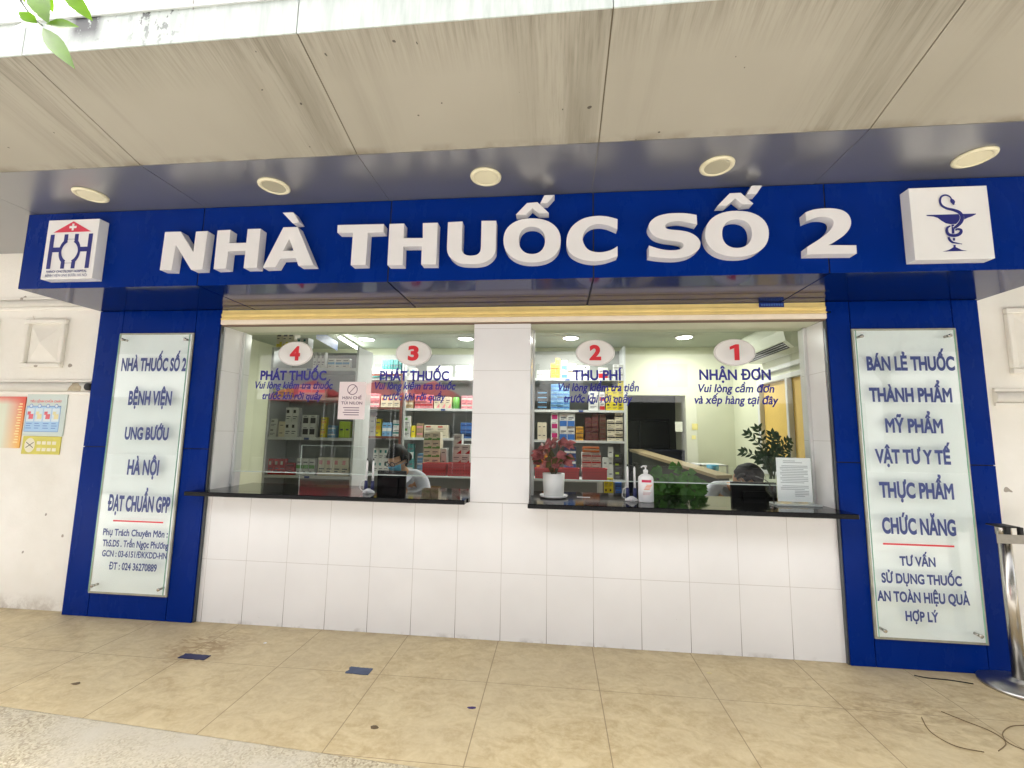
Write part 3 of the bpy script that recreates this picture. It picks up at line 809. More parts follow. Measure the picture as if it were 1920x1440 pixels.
# ------------------------------------------------------------------ cream walls at both sides
def relief(bm, x0, x1, z0, z1, y):
    for a, b, c, d in ((x0, x1, z0, z0 + .035), (x0, x1, z1 - .035, z1), (x0, x0 + .035, z0 + .036, z1 - .036), (x1 - .035, x1, z0 + .036, z1 - .036)):
        box(bm, a, b, y - .03, y + .002, c, d, 0, .005)
    c = ((x0 + x1) / 2, y - .045, (z0 + z1) / 2); q = [(x0 + .036, y - .004, z0 + .036), (x1 - .036, y - .004, z0 + .036), (x1 - .036, y - .004, z1 - .036), (x0 + .036, y - .004, z1 - .036)]
    for i in range(4): poly(bm, [q[i], q[(i + 1) % 4], c])
lw = thing('cream_wall', 'cream plaster wall with posters left of the blue column', 'wall', (-3.5, 0.02, 0))
obj('plaster', B(-9, -1.052, .02, .3, -.02, 2.739), PLASTER, lw)
def half_round(x0, x1, zc, r, y):
    bm = bmesh.new(); n = 10
    A = [(y - r * math.sin(math.pi * k / n), zc - r * math.cos(math.pi * k / n)) for k in range(n + 1)]
    a = [bm.verts.new((x0, p[0], p[1])) for p in A]; b = [bm.verts.new((x1, p[0], p[1])) for p in A]
    for i in range(n): bm.faces.new((a[i], b[i], b[i + 1], a[i + 1])).smooth = True
    bm.faces.new(a); bm.faces.new(b[::-1])
    box(bm, x0, x1, y - .014, y + .004, zc - r - .022, zc - r - .002, 0, .002); box(bm, x0, x1, y - .014, y + .004, zc + r + .002, zc + r + .020, 0, .002)
    bmesh.ops.recalc_face_normals(bm, faces=bm.faces)
    return bm
obj('moulding', half_round(-9, -1.10, 1.64, .036, .02), PLASTER, lw)
obj('cornice', half_round(-9, -1.058, 2.31, .03, .02), PLASTER, lw)
for k in range(3):
    bm = bmesh.new(); relief(bm, -1.735 - k * .62, -1.375 - k * .62, 1.79, 2.175, .02); obj('relief_panel', bm, PLASTER, lw)
bm = bmesh.new(); lathe(bm, [(.0, -.03), (.028, -.03), (.028, 0)], (-1.098, .01, 1.64), 16, 0, 'Y'); obj('pipe_hole', bm, DARK, lw)
# bare patch where the paint of the moulding has flaked away
bm = bmesh.new(); n = 8; r = .0375
xs0 = [-1.29, -1.27, -1.26, -1.25, -1.24, -1.24, -1.25]; xs1 = [-1.17, -1.16, -1.15, -1.15, -1.17, -1.18, -1.20]
prev = None
for k in range(2, 9):
    a = math.pi * k / 10; y_, z_ = .02 - r * math.sin(a), 1.64 - r * math.cos(a)
    cur = (bm.verts.new((xs0[k - 2], y_, z_)), bm.verts.new((xs1[k - 2], y_, z_)))
    if prev: bm.faces.new((prev[0], prev[1], cur[1], cur[0]))
    prev = cur
obj('flaked_patch', bm, M('bare_plaster', S(176, 164, 140), .9, var=.1, scale=40), lw)
rw = thing('cream_wall', 'cream plaster wall with raised panel right of the blue column', 'wall', (6.5, .02, 0))
obj('plaster', B(5.127, 12, .02, .3, -.02, 2.739), PLASTER, rw)
obj('moulding', half_round(5.175, 12, 1.61, .034, .02), PLASTER, rw)
for k in range(3):
    bm = bmesh.new(); relief(bm, 5.285 + k * .62, 5.66 + k * .62, 1.755, 2.175, .02); obj('relief_panel', bm, PLASTER, rw)
obj('corner_trim', B(5.101, 5.126, -.006, .03, 0, 2.22), PLASTER, rw)

# posters
def poster(name, label, x0, x1, z0, z1, mat, yy=.012):
    t = thing(name, label, 'poster', ((x0 + x1) / 2, yy, z0))
    obj('sheet', B(x0, x1, yy, yy + .006, z0, z1), mat, t)
    return t
m = M('orange_sheet', S(226, 206, 150), .4); t = NT(m)
g = t.ramp(t.xyz()[0], -1.82, -1.665)
tz = t.ramp(t.xyz()[2], 1.2, 1.53)
c1 = t.mix(g, S(214, 216, 192), t.mix(tz, S(232, 170, 70), S(222, 88, 52)))
t.link(t.mix(t.math('MULTIPLY', t.ramp(t.xyz()[2], 1.50, 1.552), .8), c1, S(214, 70, 52)), t.b.inputs['Base Color'])
t1 = poster('orange_poster', 'faded orange bordered poster on the cream wall, cut by the picture edge', -2.05, -1.652, 1.165, 1.562, m)
bm = bmesh.new(); random.seed(3)
for k in range(15): poly(bm, [(-1.70 - .006 * (k % 3), .0115, 1.50 - .021 * k), (-1.672, .0115, 1.50 - .021 * k), (-1.672, .0115, 1.509 - .021 * k), (-1.70 - .006 * (k % 3), .0115, 1.509 - .021 * k)])
obj('faded_print', bm, M('orange_print', S(238, 214, 150), .5), t1)
px0, px1, pz0, pz1 = -1.640, -1.292, 1.262, 1.582
t2 = poster('fire_safety_poster', 'blue and white fire safety poster with four columns under a red heading', px0, px1, pz0, pz1, M('poster_grey', S(196, 208, 200), .4, var=.03))
fx = lambda u: px0 + u * (px1 - px0)
fz = lambda v: pz1 - v * (pz1 - pz0)
pq = lambda bm, u0, u1, v0, v1, y=.0115, mi=0: poly(bm, [(fx(u0), y, fz(v1)), (fx(u1), y, fz(v1)), (fx(u1), y, fz(v0)), (fx(u0), y, fz(v0))], mi)
bm = bmesh.new(); writing(bm, 'TIÊU LỆNH CHỮA CHÁY', fx(.08), fx(.88), fz(.20), fz(.145), .0115, .03); obj('heading', bm, M('poster_red', S(226, 112, 112), .5), t2)
bm = bmesh.new(); pq(bm, .03, .88, .29, .90); obj('columns_field', bm, M('poster_blue', S(160, 196, 226), .5), t2)
bm = bmesh.new()
for k in range(4):
    u = .045 + k * .21; pq(bm, u, u + .185, .34, .66, .0109, 0)
    pq(bm, u + .02, u + .10, .42, .50, .0104, 1 if k % 2 == 0 else 3); pq(bm, u + .06, u + .17, .48, .60, .0102, 1 if k in (0, 2) else 3)
    for j in range(3): pq(bm, u + .02, u + .16 - .03 * ((j + k) % 2), .70 + j * .055, .715 + j * .055, .0104, 2)
    n = 14; cx_, cz_ = fx(u + .09), fz(.285); poly(bm, [(cx_ + .016 * math.cos(2 * math.pi * i / n), .0102, cz_ + .016 * math.sin(2 * math.pi * i / n)) for i in range(n)], 2)
    poly(bm, [(cx_ + .012 * math.cos(2 * math.pi * i / n), .0099, cz_ + .012 * math.sin(2 * math.pi * i / n)) for i in range(n)], 0)
pq(bm, .03, .88, .285, .297, .0107, 2); pq(bm, .03, .88, .895, .905, .0107, 2); pq(bm, .03, .037, .29, .90, .0107, 2); pq(bm, .873, .88, .29, .90, .0107, 2)
obj('pictograms', bm, [M('poster_pale', S(206, 220, 226), .5), M('poster_picto_red', S(214, 96, 104), .5), M('poster_line', S(92, 124, 190), .5), M('poster_picto_yellow', S(224, 214, 160), .5)], t2)
yx0, yx1, yz0, yz1 = -1.628, -1.302, 1.122, 1.258
t3 = poster('no_smoking_sign', 'small yellow sign with a crossed cigarette circle under the blue poster', yx0, yx1, yz0, yz1, M('sign_yellow', S(206, 196, 78), .4, var=.08, scale=12), .013)
bm = bmesh.new(); n = 24
poly(bm, [(yx0 + .065 + .045 * math.cos(2 * math.pi * i / n), .0125, (yz0 + yz1) / 2 + .055 * math.sin(2 * math.pi * i / n)) for i in range(n)])
for k, (a, b) in enumerate(((.125, .30), (.13, .29))):
    z = yz1 - .05 - k * .05
    for j in range(4): poly(bm, [(yx0 + a + j * .044, .0125, z - .012), (yx0 + a + j * .044 + .034, .0125, z - .012), (yx0 + a + j * .044 + .034, .0125, z + .012), (yx0 + a + j * .044, .0125, z + .012)])
obj('faded_print', bm, M('sign_pale', S(224, 218, 190), .5), t3)
bm = bmesh.new(); cz_ = (yz0 + yz1) / 2
ribbon(bm, [(yx0 + .034, cz_ - .02), (yx0 + .098, cz_ + .022)], .0120, .0028); ribbon(bm, [(yx0 + .034, cz_ + .022), (yx0 + .098, cz_ - .02)], .0117, .0028)
obj('crossed_cigarette', bm, M('sign_dark', S(84, 84, 60), .5), t3)

# ------------------------------------------------------------------ pavement bits
def tape(x0, x1, y0, y1, rot, label, m):
    m4 = Matrix.Translation(((x0 + x1) / 2, (y0 + y1) / 2, 0)) @ Matrix.Rotation(rot, 4, 'Z')
    bm = bmesh.new(); w_, h_ = x1 - x0, y1 - y0; random.seed(int(x0 * 100) + 5)
    n = 12; top = [(-w_ / 2 + w_ * i / n, h_ / 2 + random.uniform(-.002, .002)) for i in range(n + 1)]; bot = [(w_ / 2 - w_ * i / n, -h_ / 2 + random.uniform(-.002, .002)) for i in range(n + 1)]
    lf = [(-w_ / 2 + random.uniform(-.008, .006), -h_ / 2 + h_ * k / 5) for k in range(1, 5)]
    ps = [m4 @ Vector((p[0], p[1], .0035)) for p in bot + lf + top]
    f = poly(bm, ps); bmesh.ops.extrude_face_region(bm, geom=[f])
    for v in list(bm.verts)[len(ps):]: v.co.z = .0005
    bmesh.ops.recalc_face_normals(bm, faces=bm.faces)
    tag(obj('floor_tape', bm, m), label, 'tape', 'blue tape strips on the pavement')
tape(.262, .430, -.468, -.415, -.02, 'dark blue tape strip beside the brown floor stain', M('blue_tape', S(34, 38, 74), .5, var=.15, scale=25)); tape(1.300, 1.432, -.495, -.43, -.03, 'bluish tape strip on clean floor below the left window', M('grey_blue_tape', S(62, 74, 100), .5, var=.15, scale=25))
def bit(name, label, px, py, r, mat, sx=1.6):
    d = CROT @ Vector(((px - 960) / FPX, 1, -(py - 720) / FPX)); k = -CAM[2] / d.z; p = Vector(CAM) + d * k
    bm = bmesh.new(); n = 9; random.seed(px); r *= .75
    pts = [(p.x + r * sx * random.uniform(.6, 1.1) * math.cos(2 * math.pi * i / n), p.y + r * random.uniform(.6, 1.1) * math.sin(2 * math.pi * i / n)) for i in range(n)]
    lo = [bm.verts.new((x, y, .001)) for x, y in pts]; c = bm.verts.new((p.x, p.y, .006))
    for i in range(n): bm.faces.new((lo[i], lo[(i + 1) % n], c))
    tag(obj(name, bm, mat), label, 'litter')
DRY = M('dry_leaf', S(98, 82, 58), .8)
bit('paper_scrap', 'tiny white paper scrap near the white wall', 497, 1206, .014, WHITE, 1.2)
bit('dry_leaf', 'small dry grey leaf on the pavement, left of the tape', 142, 1282, .022, DRY)
bit('dry_leaf', 'small brown leaf on the pavement below the bluish tape strip', 702, 1364, .018, DRY)
bit('torn_tape_scrap', 'tiny dark purple tape scrap in the middle of the pavement', 885, 1327, .016, M('purple_scrap', S(60, 44, 92), .6), 2)
bit('paper_scrap', 'tiny white scrap at the foot of the tiled wall', 1117, 1213, .010, WHITE, .8)
bit('pale_scrap', 'small pale yellow scrap on the right of the pavement', 1330, 1262, .016, M('pale_scrap', S(206, 190, 140), .7), 1.6)
def fl(px, py, z=.003):
    d = CROT @ Vector(((px - 960) / FPX, 1, -(py - 720) / FPX)); k = (z - CAM[2]) / d.z; return Vector(CAM) + d * k
bm = bmesh.new()
tube(bm, smooth_path([fl(1714, 1266, .004), fl(1740, 1271, .004), fl(1780, 1275, .004), fl(1825, 1282, .004)]), .0025, 6)
tag(obj('thin_cable', bm, BLACK), 'short thin black cable on the pavement beside the steel post', 'cable')
bm = bmesh.new()
tube(bm, smooth_path([fl(1728, 1345), fl(1745, 1372), fl(1790, 1398), fl(1845, 1410)]), .0018, 6)
tube(bm, smooth_path([fl(1765, 1334), fl(1810, 1352), fl(1860, 1372), fl(1886, 1392), fl(1872, 1408)]), .0018, 6)
tube(bm, smooth_path([fl(1925, 1360), fl(1895, 1362), fl(1880, 1375), fl(1890, 1392), fl(1925, 1408)]), .0018, 6)
tag(obj('floor_scuff', bm, M('scuff_brown', S(112, 92, 62), .7)), 'dark curved scuff marks on the pavement at the right', 'wire')  # curved floor scuffs, modelled as thin raised wires

# queue posts
def queue_post(x, y, h, label):
    t = thing('queue_post', label, 'barrier post', (x, y, 0), 'steel queue posts')
    bm = bmesh.new(); lathe(bm, [(.0, 0), (.168, 0), (.170, .012), (.162, .022), (.07, .036), (.045, .04), (.043, .052), (.0, .052)], (x, y, 0), 40); obj('base', bm, STEEL, t)
    bm = bmesh.new(); lathe(bm, [(.029, .05), (.029, h - .05)], (x, y, 0), 28); obj('pole', bm, CHROME, t)
    bm = bmesh.new(); lathe(bm, [(.031, h - .052), (.034, h - .05), (.034, h - .008), (.030, h)], (x, y, 0), 28); obj('head', bm, CHROME, t)
    bm = bmesh.new(); box(bm, x - .05, x + .045, y - .05, y + .045, h - .004, h + .004, 0, .002)
    for a in (-.036, .030): box(bm, x + a, x + a + .02, y - .062, y - .040, h - .085, h + .002, 0, .003)
    obj('clip', bm, BLACK, t)
    return t
queue_post(4.985, -.16, .86, 'steel queue post with round base in front of the right blue column')
bt = thing('barrier_belt', 'grey barrier belt leading right from the steel post', 'belt', (5.3, -.2, .78))
bm = bmesh.new(); p0, p1, p2 = Vector((4.885, -.232, .800)), Vector((5.03, -.232, .800)), Vector((6.2, -.78, .72))
for a, b in ((p0, p1), (p1, p2)):
    vs = [bm.verts.new(q) for q in (a + Vector((0, 0, -.024)), b + Vector((0, 0, -.024)), b + Vector((0, 0, .024)), a + Vector((0, 0, .024)))]
    vk = [bm.verts.new(v.co + Vector((.0005, .003, 0))) for v in vs]
    bm.faces.new(vs); bm.faces.new(vk[::-1])
    for i in range(4): bm.faces.new((vs[i], vk[i], vk[(i + 1) % 4], vs[(i + 1) % 4]))
bmesh.ops.recalc_face_normals(bm, faces=bm.faces)
obj('webbing', bm, M('belt_grey', S(150, 144, 132), .7, var=.1, scale=40), bt)
queue_post(5.22, -.62, .86, 'second steel queue post, mostly cut off by the picture edge')

# ------------------------------------------------------------------ interior shell
ZC = 2.52
struct('interior_floor', B(-1.6, 6.5, .31, 6.2, -.05, .02), IFLOOR)
struct('interior_ceiling', B(-1.6, 6.5, .301, 6.2, ZC, ZC + .05), ICEIL)
OX0, OX1, OZ = at(1176, 740, 2.9).x, at(1285, 740, 2.9).x, at(1230, 741, 2.9).z
bm = bmesh.new(); box(bm, -1.6, OX0, 2.9, 3.0, .02, ZC); box(bm, OX1, 4.85, 2.9, 3.0, .02, ZC); box(bm, OX0, OX1, 2.901, 3.0, OZ, ZC)
struct('interior_wall', bm, IWALL)
struct('interior_wall', B(-1.6, -1.5, .31, 3.0, .02, ZC), IWALL)
struct('interior_wall', B(-1.5, -.10, .302, .34, .02, ZC), IWALL)
struct('interior_wall', B(4.262, 4.85, .302, .34, .02, ZC), IWALL)
bm = bmesh.new(); box(bm, 4.75, 4.85, .341, .95, .02, ZC); box(bm, 4.75, 4.85, .95, 2.2, .02, .95); box(bm, 4.75, 4.85, .95, 2.2, 1.98, ZC); box(bm, 4.75, 4.85, 2.2, 2.899, .02, ZC)
struct('interior_wall', bm, IWALL)
struct('interior_wall', B(4.74, 4.86, 3.001, 6.2, .02, ZC), IWALL)
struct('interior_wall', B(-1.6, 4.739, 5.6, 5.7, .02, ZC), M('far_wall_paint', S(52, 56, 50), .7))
swin = thing('side_window', 'side window with yellow painted outlook on the right interior wall', 'window', (4.75, 1.57, .95))
bm = bmesh.new()
for a, b, c, d in ((.95, 1.0, .95, 1.98), (2.15, 2.2, .95, 1.98), (1.001, 2.149, .95, 1.0), (1.001, 2.149, 1.93, 1.98), (1.55, 1.59, 1.001, 1.929)): box(bm, 4.735, 4.80, a, b, c, d, 0, .003)
obj('frame', bm, ALU, swin); obj('outlook', B(4.785, 4.795, 1.001, 2.149, 1.001, 1.929), M('yellow_outlook', S(214, 180, 96), .6, var=.05), swin)  # flat yellow panel painted as the bright outside beyond the window
obj('cornice', B(4.70, 4.749, .95, 2.2, 2.03, 2.07), ALU, swin)

# lamps that are lit inside
LENS = M('lamp_emit', (1, 1, 1), .5, emit=(1, .98, .93), es=9)
def ceiling_lamp(x, y, label):
    t = thing('ceiling_lamp', label, 'ceiling lamp', (x, y, ZC), 'lit round lamps in the pharmacy ceiling')
    bm = bmesh.new(); lathe(bm, [(.085, 0), (.092, -.012), (.105, -.010), (.11, -.001)], (x, y, ZC), 28); obj('rim', bm, WHITE, t)
    bm = bmesh.new(); lathe(bm, [(.0, -.02), (.05, -.018), (.086, -.008)], (x, y, ZC), 24); obj('lens', bm, LENS, t)
    l = bpy.data.lights.new('lamp_light', 'AREA'); l.shape = 'DISK'; l.size = .17; l.energy = 4.0; l.color = (1, .98, .94)
    lo = bpy.data.objects.new('lamp_light', l); COL.objects.link(lo); lo.parent = t; lo.location = (0, 0, -.03)
for px, l in ((688, 'lit ceiling lamp above left of plate 3'), (873, 'lit ceiling lamp beside the pillar, right of plate 3'), (1070, 'lit ceiling lamp just above plate 2'), (1283, 'lit ceiling lamp between plates 2 and 1')):
    p = at(px, 637, 2.28); ceiling_lamp(p.x, 2.28, l)

# ------------------------------------------------------------------ shelves
LV = [.34, .805, 1.273, 1.65, 2.05]
def shelf_unit(x0, x1, yf_, dep, levels, ztop, label, edge=None):
    t = thing('shelf_unit', label, 'shelf unit', ((x0 + x1) / 2, yf_, .02), 'white medicine shelves')
    for x in (x0, x1 - .025):
        obj('upright', B(x, x + .025, yf_, yf_ + dep, .02, ztop), SHELF, t)
    obj('back_panel', B(x0 + .026, x1 - .026, yf_ + dep - .012, yf_ + dep, .02, ztop), M('shelf_back', S(150, 152, 148), .6), t)
    for z in levels:
        sf = obj('shelf', B(x0 + .026, x1 - .026, yf_ + .003, yf_ + dep - .013, z - .03, z), SHELF, t)
        xm = (x0 + x1) / 2 + random.uniform(-.1, .1)
        obj('price_tag', B(xm - .028, xm + .028, yf_ + .0005, yf_ + .0025, z - .027, z - .004), M('tag_blue', S(64, 84, 140), .5), sf)
    if edge:
        bm = bmesh.new()
        for a, b, c, d in ((x0, x0 + .03, .8, 2.1), (x1 - .03, x1, .8, 2.1), (x0 + .031, x1 - .031, 1.255, 1.285), (x0 + .031, x1 - .031, 1.63, 1.66), (x0 + .031, x1 - .031, 2.07, 2.1)): box(bm, a, b, yf_ - .02, yf_ - .002, c, d)
        obj('door_frame', bm, edge, t)
    return t
YR = 2.5
BROWN = M('brown_frame', S(108, 66, 56), .4)
xA0, xA1 = at(497, 820, 1.5).x, at(664, 820, 1.5).x
xB0, xB1, xC1 = at(664, 760, YR).x, at(755, 760, YR).x, at(905, 760, YR).x
xD0, xD1 = at(985, 760, YR).x, at(1174, 760, YR).x
LA = [.40, .86, at(580, 820, 1.5).z, at(580, 745, 1.5).z, at(580, 690, 1.5).z]
zAt = at(530, 651, 1.5).z
shelf_unit(xA0, xA1, 1.5, .36, LA, zAt, 'white shelf unit nearest the left window, yellow boxes on its top')
obj_unit = shelf_unit(xB0, xB1, YR, .36, LV, 2.42, 'shelf unit with brown door frame behind the masked pharmacist', BROWN)
shelf_unit(xB1 + .01, xC1, YR, .36, LV, 2.42, 'shelf unit between the brown framed unit and the white pillar')
shelf_unit(xD0, xD1, YR, .36, LV, 2.46, 'tall shelf unit behind plate 2 with blue and yellow stacks')

BOXM = {}
def bm_box(w_, d_, h_, body, band, style):
    bm = bmesh.new(); box(bm, -w_ / 2, w_ / 2, 0, d_, 0, h_, 0, min(.0015, w_ * .03))
    q = lambda u0, u1, v0, v1, mi, y=-.0006: poly(bm, [(-w_ / 2 + u0 * w_, y, v0 * h_), (-w_ / 2 + u1 * w_, y, v0 * h_), (-w_ / 2 + u1 * w_, y, v1 * h_), (-w_ / 2 + u0 * w_, y, v1 * h_)], mi)
    if style == 'foot': q(.03, .97, .03, .20, 1); q(.55, .97, .205, .30, 1); q(.1, .75, .60, .70, 2); q(.1, .5, .46, .51, 2)
    elif style == 'block': q(.12, .88, .25, .75, 1); q(.2, .7, .82, .88, 2)
    elif style == 'half': q(.03, .97, .03, .45, 1); q(.15, .85, .62, .72, 2); q(.15, .6, .52, .56, 2)
    elif style == 'band': q(.02, .98, .40, .62, 1); q(.12, .8, .75, .82, 2); q(.12, .5, .18, .24, 2)
    elif style == 'logo': q(.15, .55, .62, .84, 1); q(.15, .8, .35, .41, 2); q(.15, .6, .22, .27, 2)
    elif style == 'swoosh':
        poly(bm, [(-w_ * .1, -.0006, h_ * .05), (w_ * .48, -.0006, h_ * .05), (w_ * .48, -.0006, h_ * .45)], 1); q(.1, .75, .66, .74, 2); q(.1, .6, .5, .55, 2)
    elif style == 'plain': q(.2, .7, .45, .55, 2)
    return bm
def boxm(n, c): return M('box_' + n, c, .5, var=.03, scale=20)
PAL = {'white': (.62, .62, .60), 'cream': S(214, 204, 180), 'yellow': S(214, 196, 40), 'amber': S(214, 160, 40), 'blue': S(52, 104, 176), 'sky': S(108, 158, 196), 'maroon': S(92, 30, 30), 'brown': S(96, 68, 46),
       'magenta': S(176, 28, 104), 'pink': S(222, 140, 148), 'red': S(178, 30, 34), 'green': S(88, 150, 70), 'teal': S(40, 120, 118), 'dark': S(48, 46, 46), 'orange': S(206, 110, 40), 'grey': S(140, 140, 134), 'tan': S(170, 146, 110), 'lime': S(176, 200, 60), 'deep': S(36, 60, 120)}
INK = boxm('ink', S(90, 90, 100))
def stack(body, band, style, p0, p1, ptop, level, Y, cols, rows, label, dep=None, name='medicine_box', jit=1):
    """cols x rows of equal boxes standing on a shelf at height level"""
    a, b = at(p0, ptop, Y), at(p1, ptop, Y)
    z1 = at((p0 + p1) / 2, ptop, Y).z
    W = (b.x - a.x) / cols; H = (z1 - level) / rows
    if H < .01: return
    d = dep or min(.26, max(.05, W * .7))
    me = bpy.data.meshes.new('medicine_box'); bm = bm_box(W - .002, d, H - .0012, body, band, style); bm.normal_update(); bm.to_mesh(me); bm.free()
    for c in (body, band): me.materials.append(boxm(c, PAL[c]))
    me.materials.append(INK)
    for i in range(cols):
        for j in range(rows):
            if rows >= 3 and j == rows - 1 and 'red band' not in label and random.random() < .3: continue
            o = bpy.data.objects.new(name, me); COL.objects.link(o)
            o.location = (a.x + W * (i + .5), Y + random.uniform(0, .012) * jit, level + H * j + .0005)
            o.rotation_euler.z = random.uniform(-.06, .06) * jit
            tag(o, label, 'box', 'boxes on the medicine shelves')
random.seed(21)
YA = 1.515; YF = YR + .012
# unit nearest the left window
L0, L1, L2, L3, L4 = LA
stack('cream', 'yellow', 'foot', 520, 553, 617, zAt + .0005, YA, 3, 1, 'cream and yellow medicine carton in a row on top of the left shelf unit', .12)
stack('white', 'teal', 'logo', 556, 578, 633, zAt + .0005, YA, 2, 1, 'small white carton beside the yellow cartons on the left shelf top', .1)
stack('white', 'grey', 'logo', 588, 610, 660, L4, YA, 3, 1, 'slim white carton on the upper shelf right of plate 4')
stack('white', 'sky', 'band', 615, 655, 672, L4, YA, 3, 1, 'white carton with blue band on the upper left shelf')
stack('lime', 'green', 'band', 512, 545, 727, L3, YA, 3, 1, 'lime green carton under the first window lettering')
stack('white', 'pink', 'band', 560, 610, 722, L3, YA, 4, 1, 'white and pink carton behind the first window lettering')
stack('white', 'grey', 'logo', 506, 520, 785, L2, YA, 1, 2, 'white carton stacked at the left end of the dark shelf')
stack('cream', 'grey', 'plain', 522, 534, 790, L2, YA, 1, 2, 'cream carton stacked beside the pair of tall white boxes')
stack('white', 'dark', 'logo', 536, 560, 764, L2, YA, 2, 2, 'tall white carton in a stacked pair on the left shelf')
stack('white', 'dark', 'block', 567, 593, 778, L2, YA, 2, 2, 'white carton with black block print on the left shelf')
stack('yellow', 'amber', 'band', 602, 612, 782, L2, YA, 1, 2, 'yellow carton stacked in the left shelf unit')
stack('sky', 'white', 'band', 615, 630, 786, L2, YA, 1, 3, 'light blue carton stacked under the paper notice')
stack('lime', 'yellow', 'plain', 636, 657, 790, L2, YA, 2, 1, 'bright yellow green carton under the paper notice')
stack('red', 'white', 'logo', 503, 535, 860, L1, YA, 3, 1, 'red carton on the lower shelf left of the glass edge')
stack('red', 'maroon', 'band', 536, 552, 868, L1, YA, 1, 2, 'red carton stacked by the green striped cartons')
stack('white', 'green', 'band', 556, 590, 860, L1, YA, 3, 1, 'white carton with green stripe on the lower left shelf')
stack('cream', 'pink', 'logo', 596, 655, 858, L1, YA, 4, 1, 'cream carton in a row on the lower left shelf')
# brown framed unit
stack('white', 'teal', 'half', 690, 716, 690, LV[4], YF, 3, 1, 'small white and teal carton on the top shelf of the brown framed unit')
stack('teal', 'white', 'half', 717, 752, 674, LV[4], YF, 7, 1, 'slim teal binder standing in a row beside plate 3', .2, 'binder')
stack('white', 'red', 'band', 672, 690, 738, LV[3], YF, 2, 2, 'white red banded carton stacked in the brown framed unit')
stack('pink', 'white', 'band', 691, 712, 738, LV[3], YF, 2, 2, 'pink carton stacked in the brown framed unit')
stack('cream', 'orange', 'logo', 714, 750, 742, LV[3], YF, 3, 1, 'cream carton with orange logo in the brown framed unit')
stack('yellow', 'amber', 'band', 705, 715, 785, LV[2], YF + .03, 1, 1, 'small yellow carton behind the pharmacist cabinet glass')
stack('white', 'dark', 'logo', 670, 692, 790, LV[2], YF, 2, 2, 'white carton stacked low in the brown framed unit')
stack('grey', 'white', 'plain', 694, 704, 780, LV[2], YF, 1, 2, 'grey carton in the brown framed unit')
stack('sky', 'white', 'band', 717, 735, 792, LV[2], YF, 2, 1, 'light blue carton in the brown framed unit')
stack('white', 'teal', 'band', 737, 752, 788, LV[2], YF, 1, 2, 'white teal banded carton at the brown frame')
stack('teal', 'white', 'half', 764, 776, 832, LV[1], YF, 1, 2, 'teal carton standing beside the pharmacist hair')
stack('white', 'teal', 'logo', 700, 730, 840, LV[1], YF, 3, 2, 'white carton stacked behind the pharmacist glasses')
# unit beside the pillar
stack('white', 'sky', 'logo', 760, 782, 690, LV[4], YF, 2, 1, 'white carton on the top shelf right of the teal binders')
stack('white', 'grey', 'plain', 800, 846, 686, LV[4], YF, 3, 1, 'wide white carton on the top shelf under plate 3')
stack('white', 'grey', 'band', 854, 884, 686, LV[4], YF, 3, 1, 'white carton on the top shelf next to the pillar')
stack('tan', 'cream', 'band', 758, 775, 748, LV[3], YF, 2, 1, 'tan carton on the second shelf right of the brown frame')
stack('pink', 'red', 'band', 778, 812, 740, LV[3], YF, 3, 2, 'pink carton stacked behind the second window lettering')
stack('cream', 'pink', 'swoosh', 814, 846, 744, LV[3], YF, 3, 1, 'cream and pink carton left of the green canister')
stack('pink', 'white', 'band', 865, 886, 742, LV[3], YF, 2, 2, 'pale pink carton stacked between canister and pillar')
stack('white', 'green', 'logo', 757, 770, 780, LV[2], YF, 1, 2, 'white carton with green logo stacked beside the brown frame')
stack('yellow', 'amber', 'plain', 771, 779, 798, LV[2], YF, 1, 1, 'narrow yellow carton beside the white green cartons')
stack('tan', 'pink', 'band', 781, 793, 794, LV[2], YF, 1, 2, 'tan carton stacked left of the cream cartons')
stack('cream', 'red', 'logo', 795, 840, 797, LV[2], YF, 2, 2, 'wide cream carton stacked above the green footed cartons')
stack('blue', 'deep', 'band', 864, 886, 783, LV[2], YF, 1, 4, 'bright blue carton stacked next to the pillar')
YG = 2.15
rk = at(820, 891, YG).z
stack('cream', 'green', 'foot', 795, 826, 810, rk + .004, YG + .05, 2, 5, 'cream carton with green foot stripe stacked right of the pharmacist', .12)
stack('white', 'grey', 'plain', 827, 838, 824, rk + .004, YG + .06, 1, 4, 'plain white carton stacked beside the green striped cartons', .1)
stack('white', 'red', 'swoosh', 850, 882, 814, rk + .004, YG + .07, 2, 4, 'white carton with red swoosh stacked next to the pillar', .12)
stack('sky', 'white', 'band', 783, 793, 838, rk + .004, YG + .05, 1, 4, 'pale blue carton stacked beside the pharmacist head', .1)
# right unit
stack('white', 'grey', 'plain', 1006, 1030, 694, LV[4], YF, 4, 1, 'small white carton on the top shelf left of the amber stacks')
stack('amber', 'yellow', 'band', 1033, 1050, 672, LV[4], YF, 2, 4, 'amber carton stacked on the top shelf left of plate 2')
stack('white', 'blue', 'half', 1053, 1064, 676, LV[4], YF, 1, 2, 'white and blue carton beside the amber stacks')
stack('cream', 'tan', 'band', 1066, 1080, 675, LV[4], YF, 1, 5, 'flat cream carton stacked under plate 2')
stack('white', 'dark', 'logo', 1083, 1105, 686, LV[4], YF, 2, 2, 'white carton with dark logo stacked under plate 2')
stack('white', 'red', 'half', 1122, 1140, 689, LV[4], YF, 2, 1, 'white and red carton on the top shelf right of plate 2')
stack('white', 'grey', 'band', 1150, 1168, 683, LV[4], YF, 2, 2, 'white carton at the right end of the top shelf')
stack('dark', 'sky', 'band', 1008, 1026, 732, LV[3], YF, 1, 4, 'dark carton stacked at the left end under the amber stacks')
stack('sky', 'blue', 'band', 1033, 1068, 720, LV[3], YF, 3, 6, 'light blue carton in tall stacks behind the third window lettering')
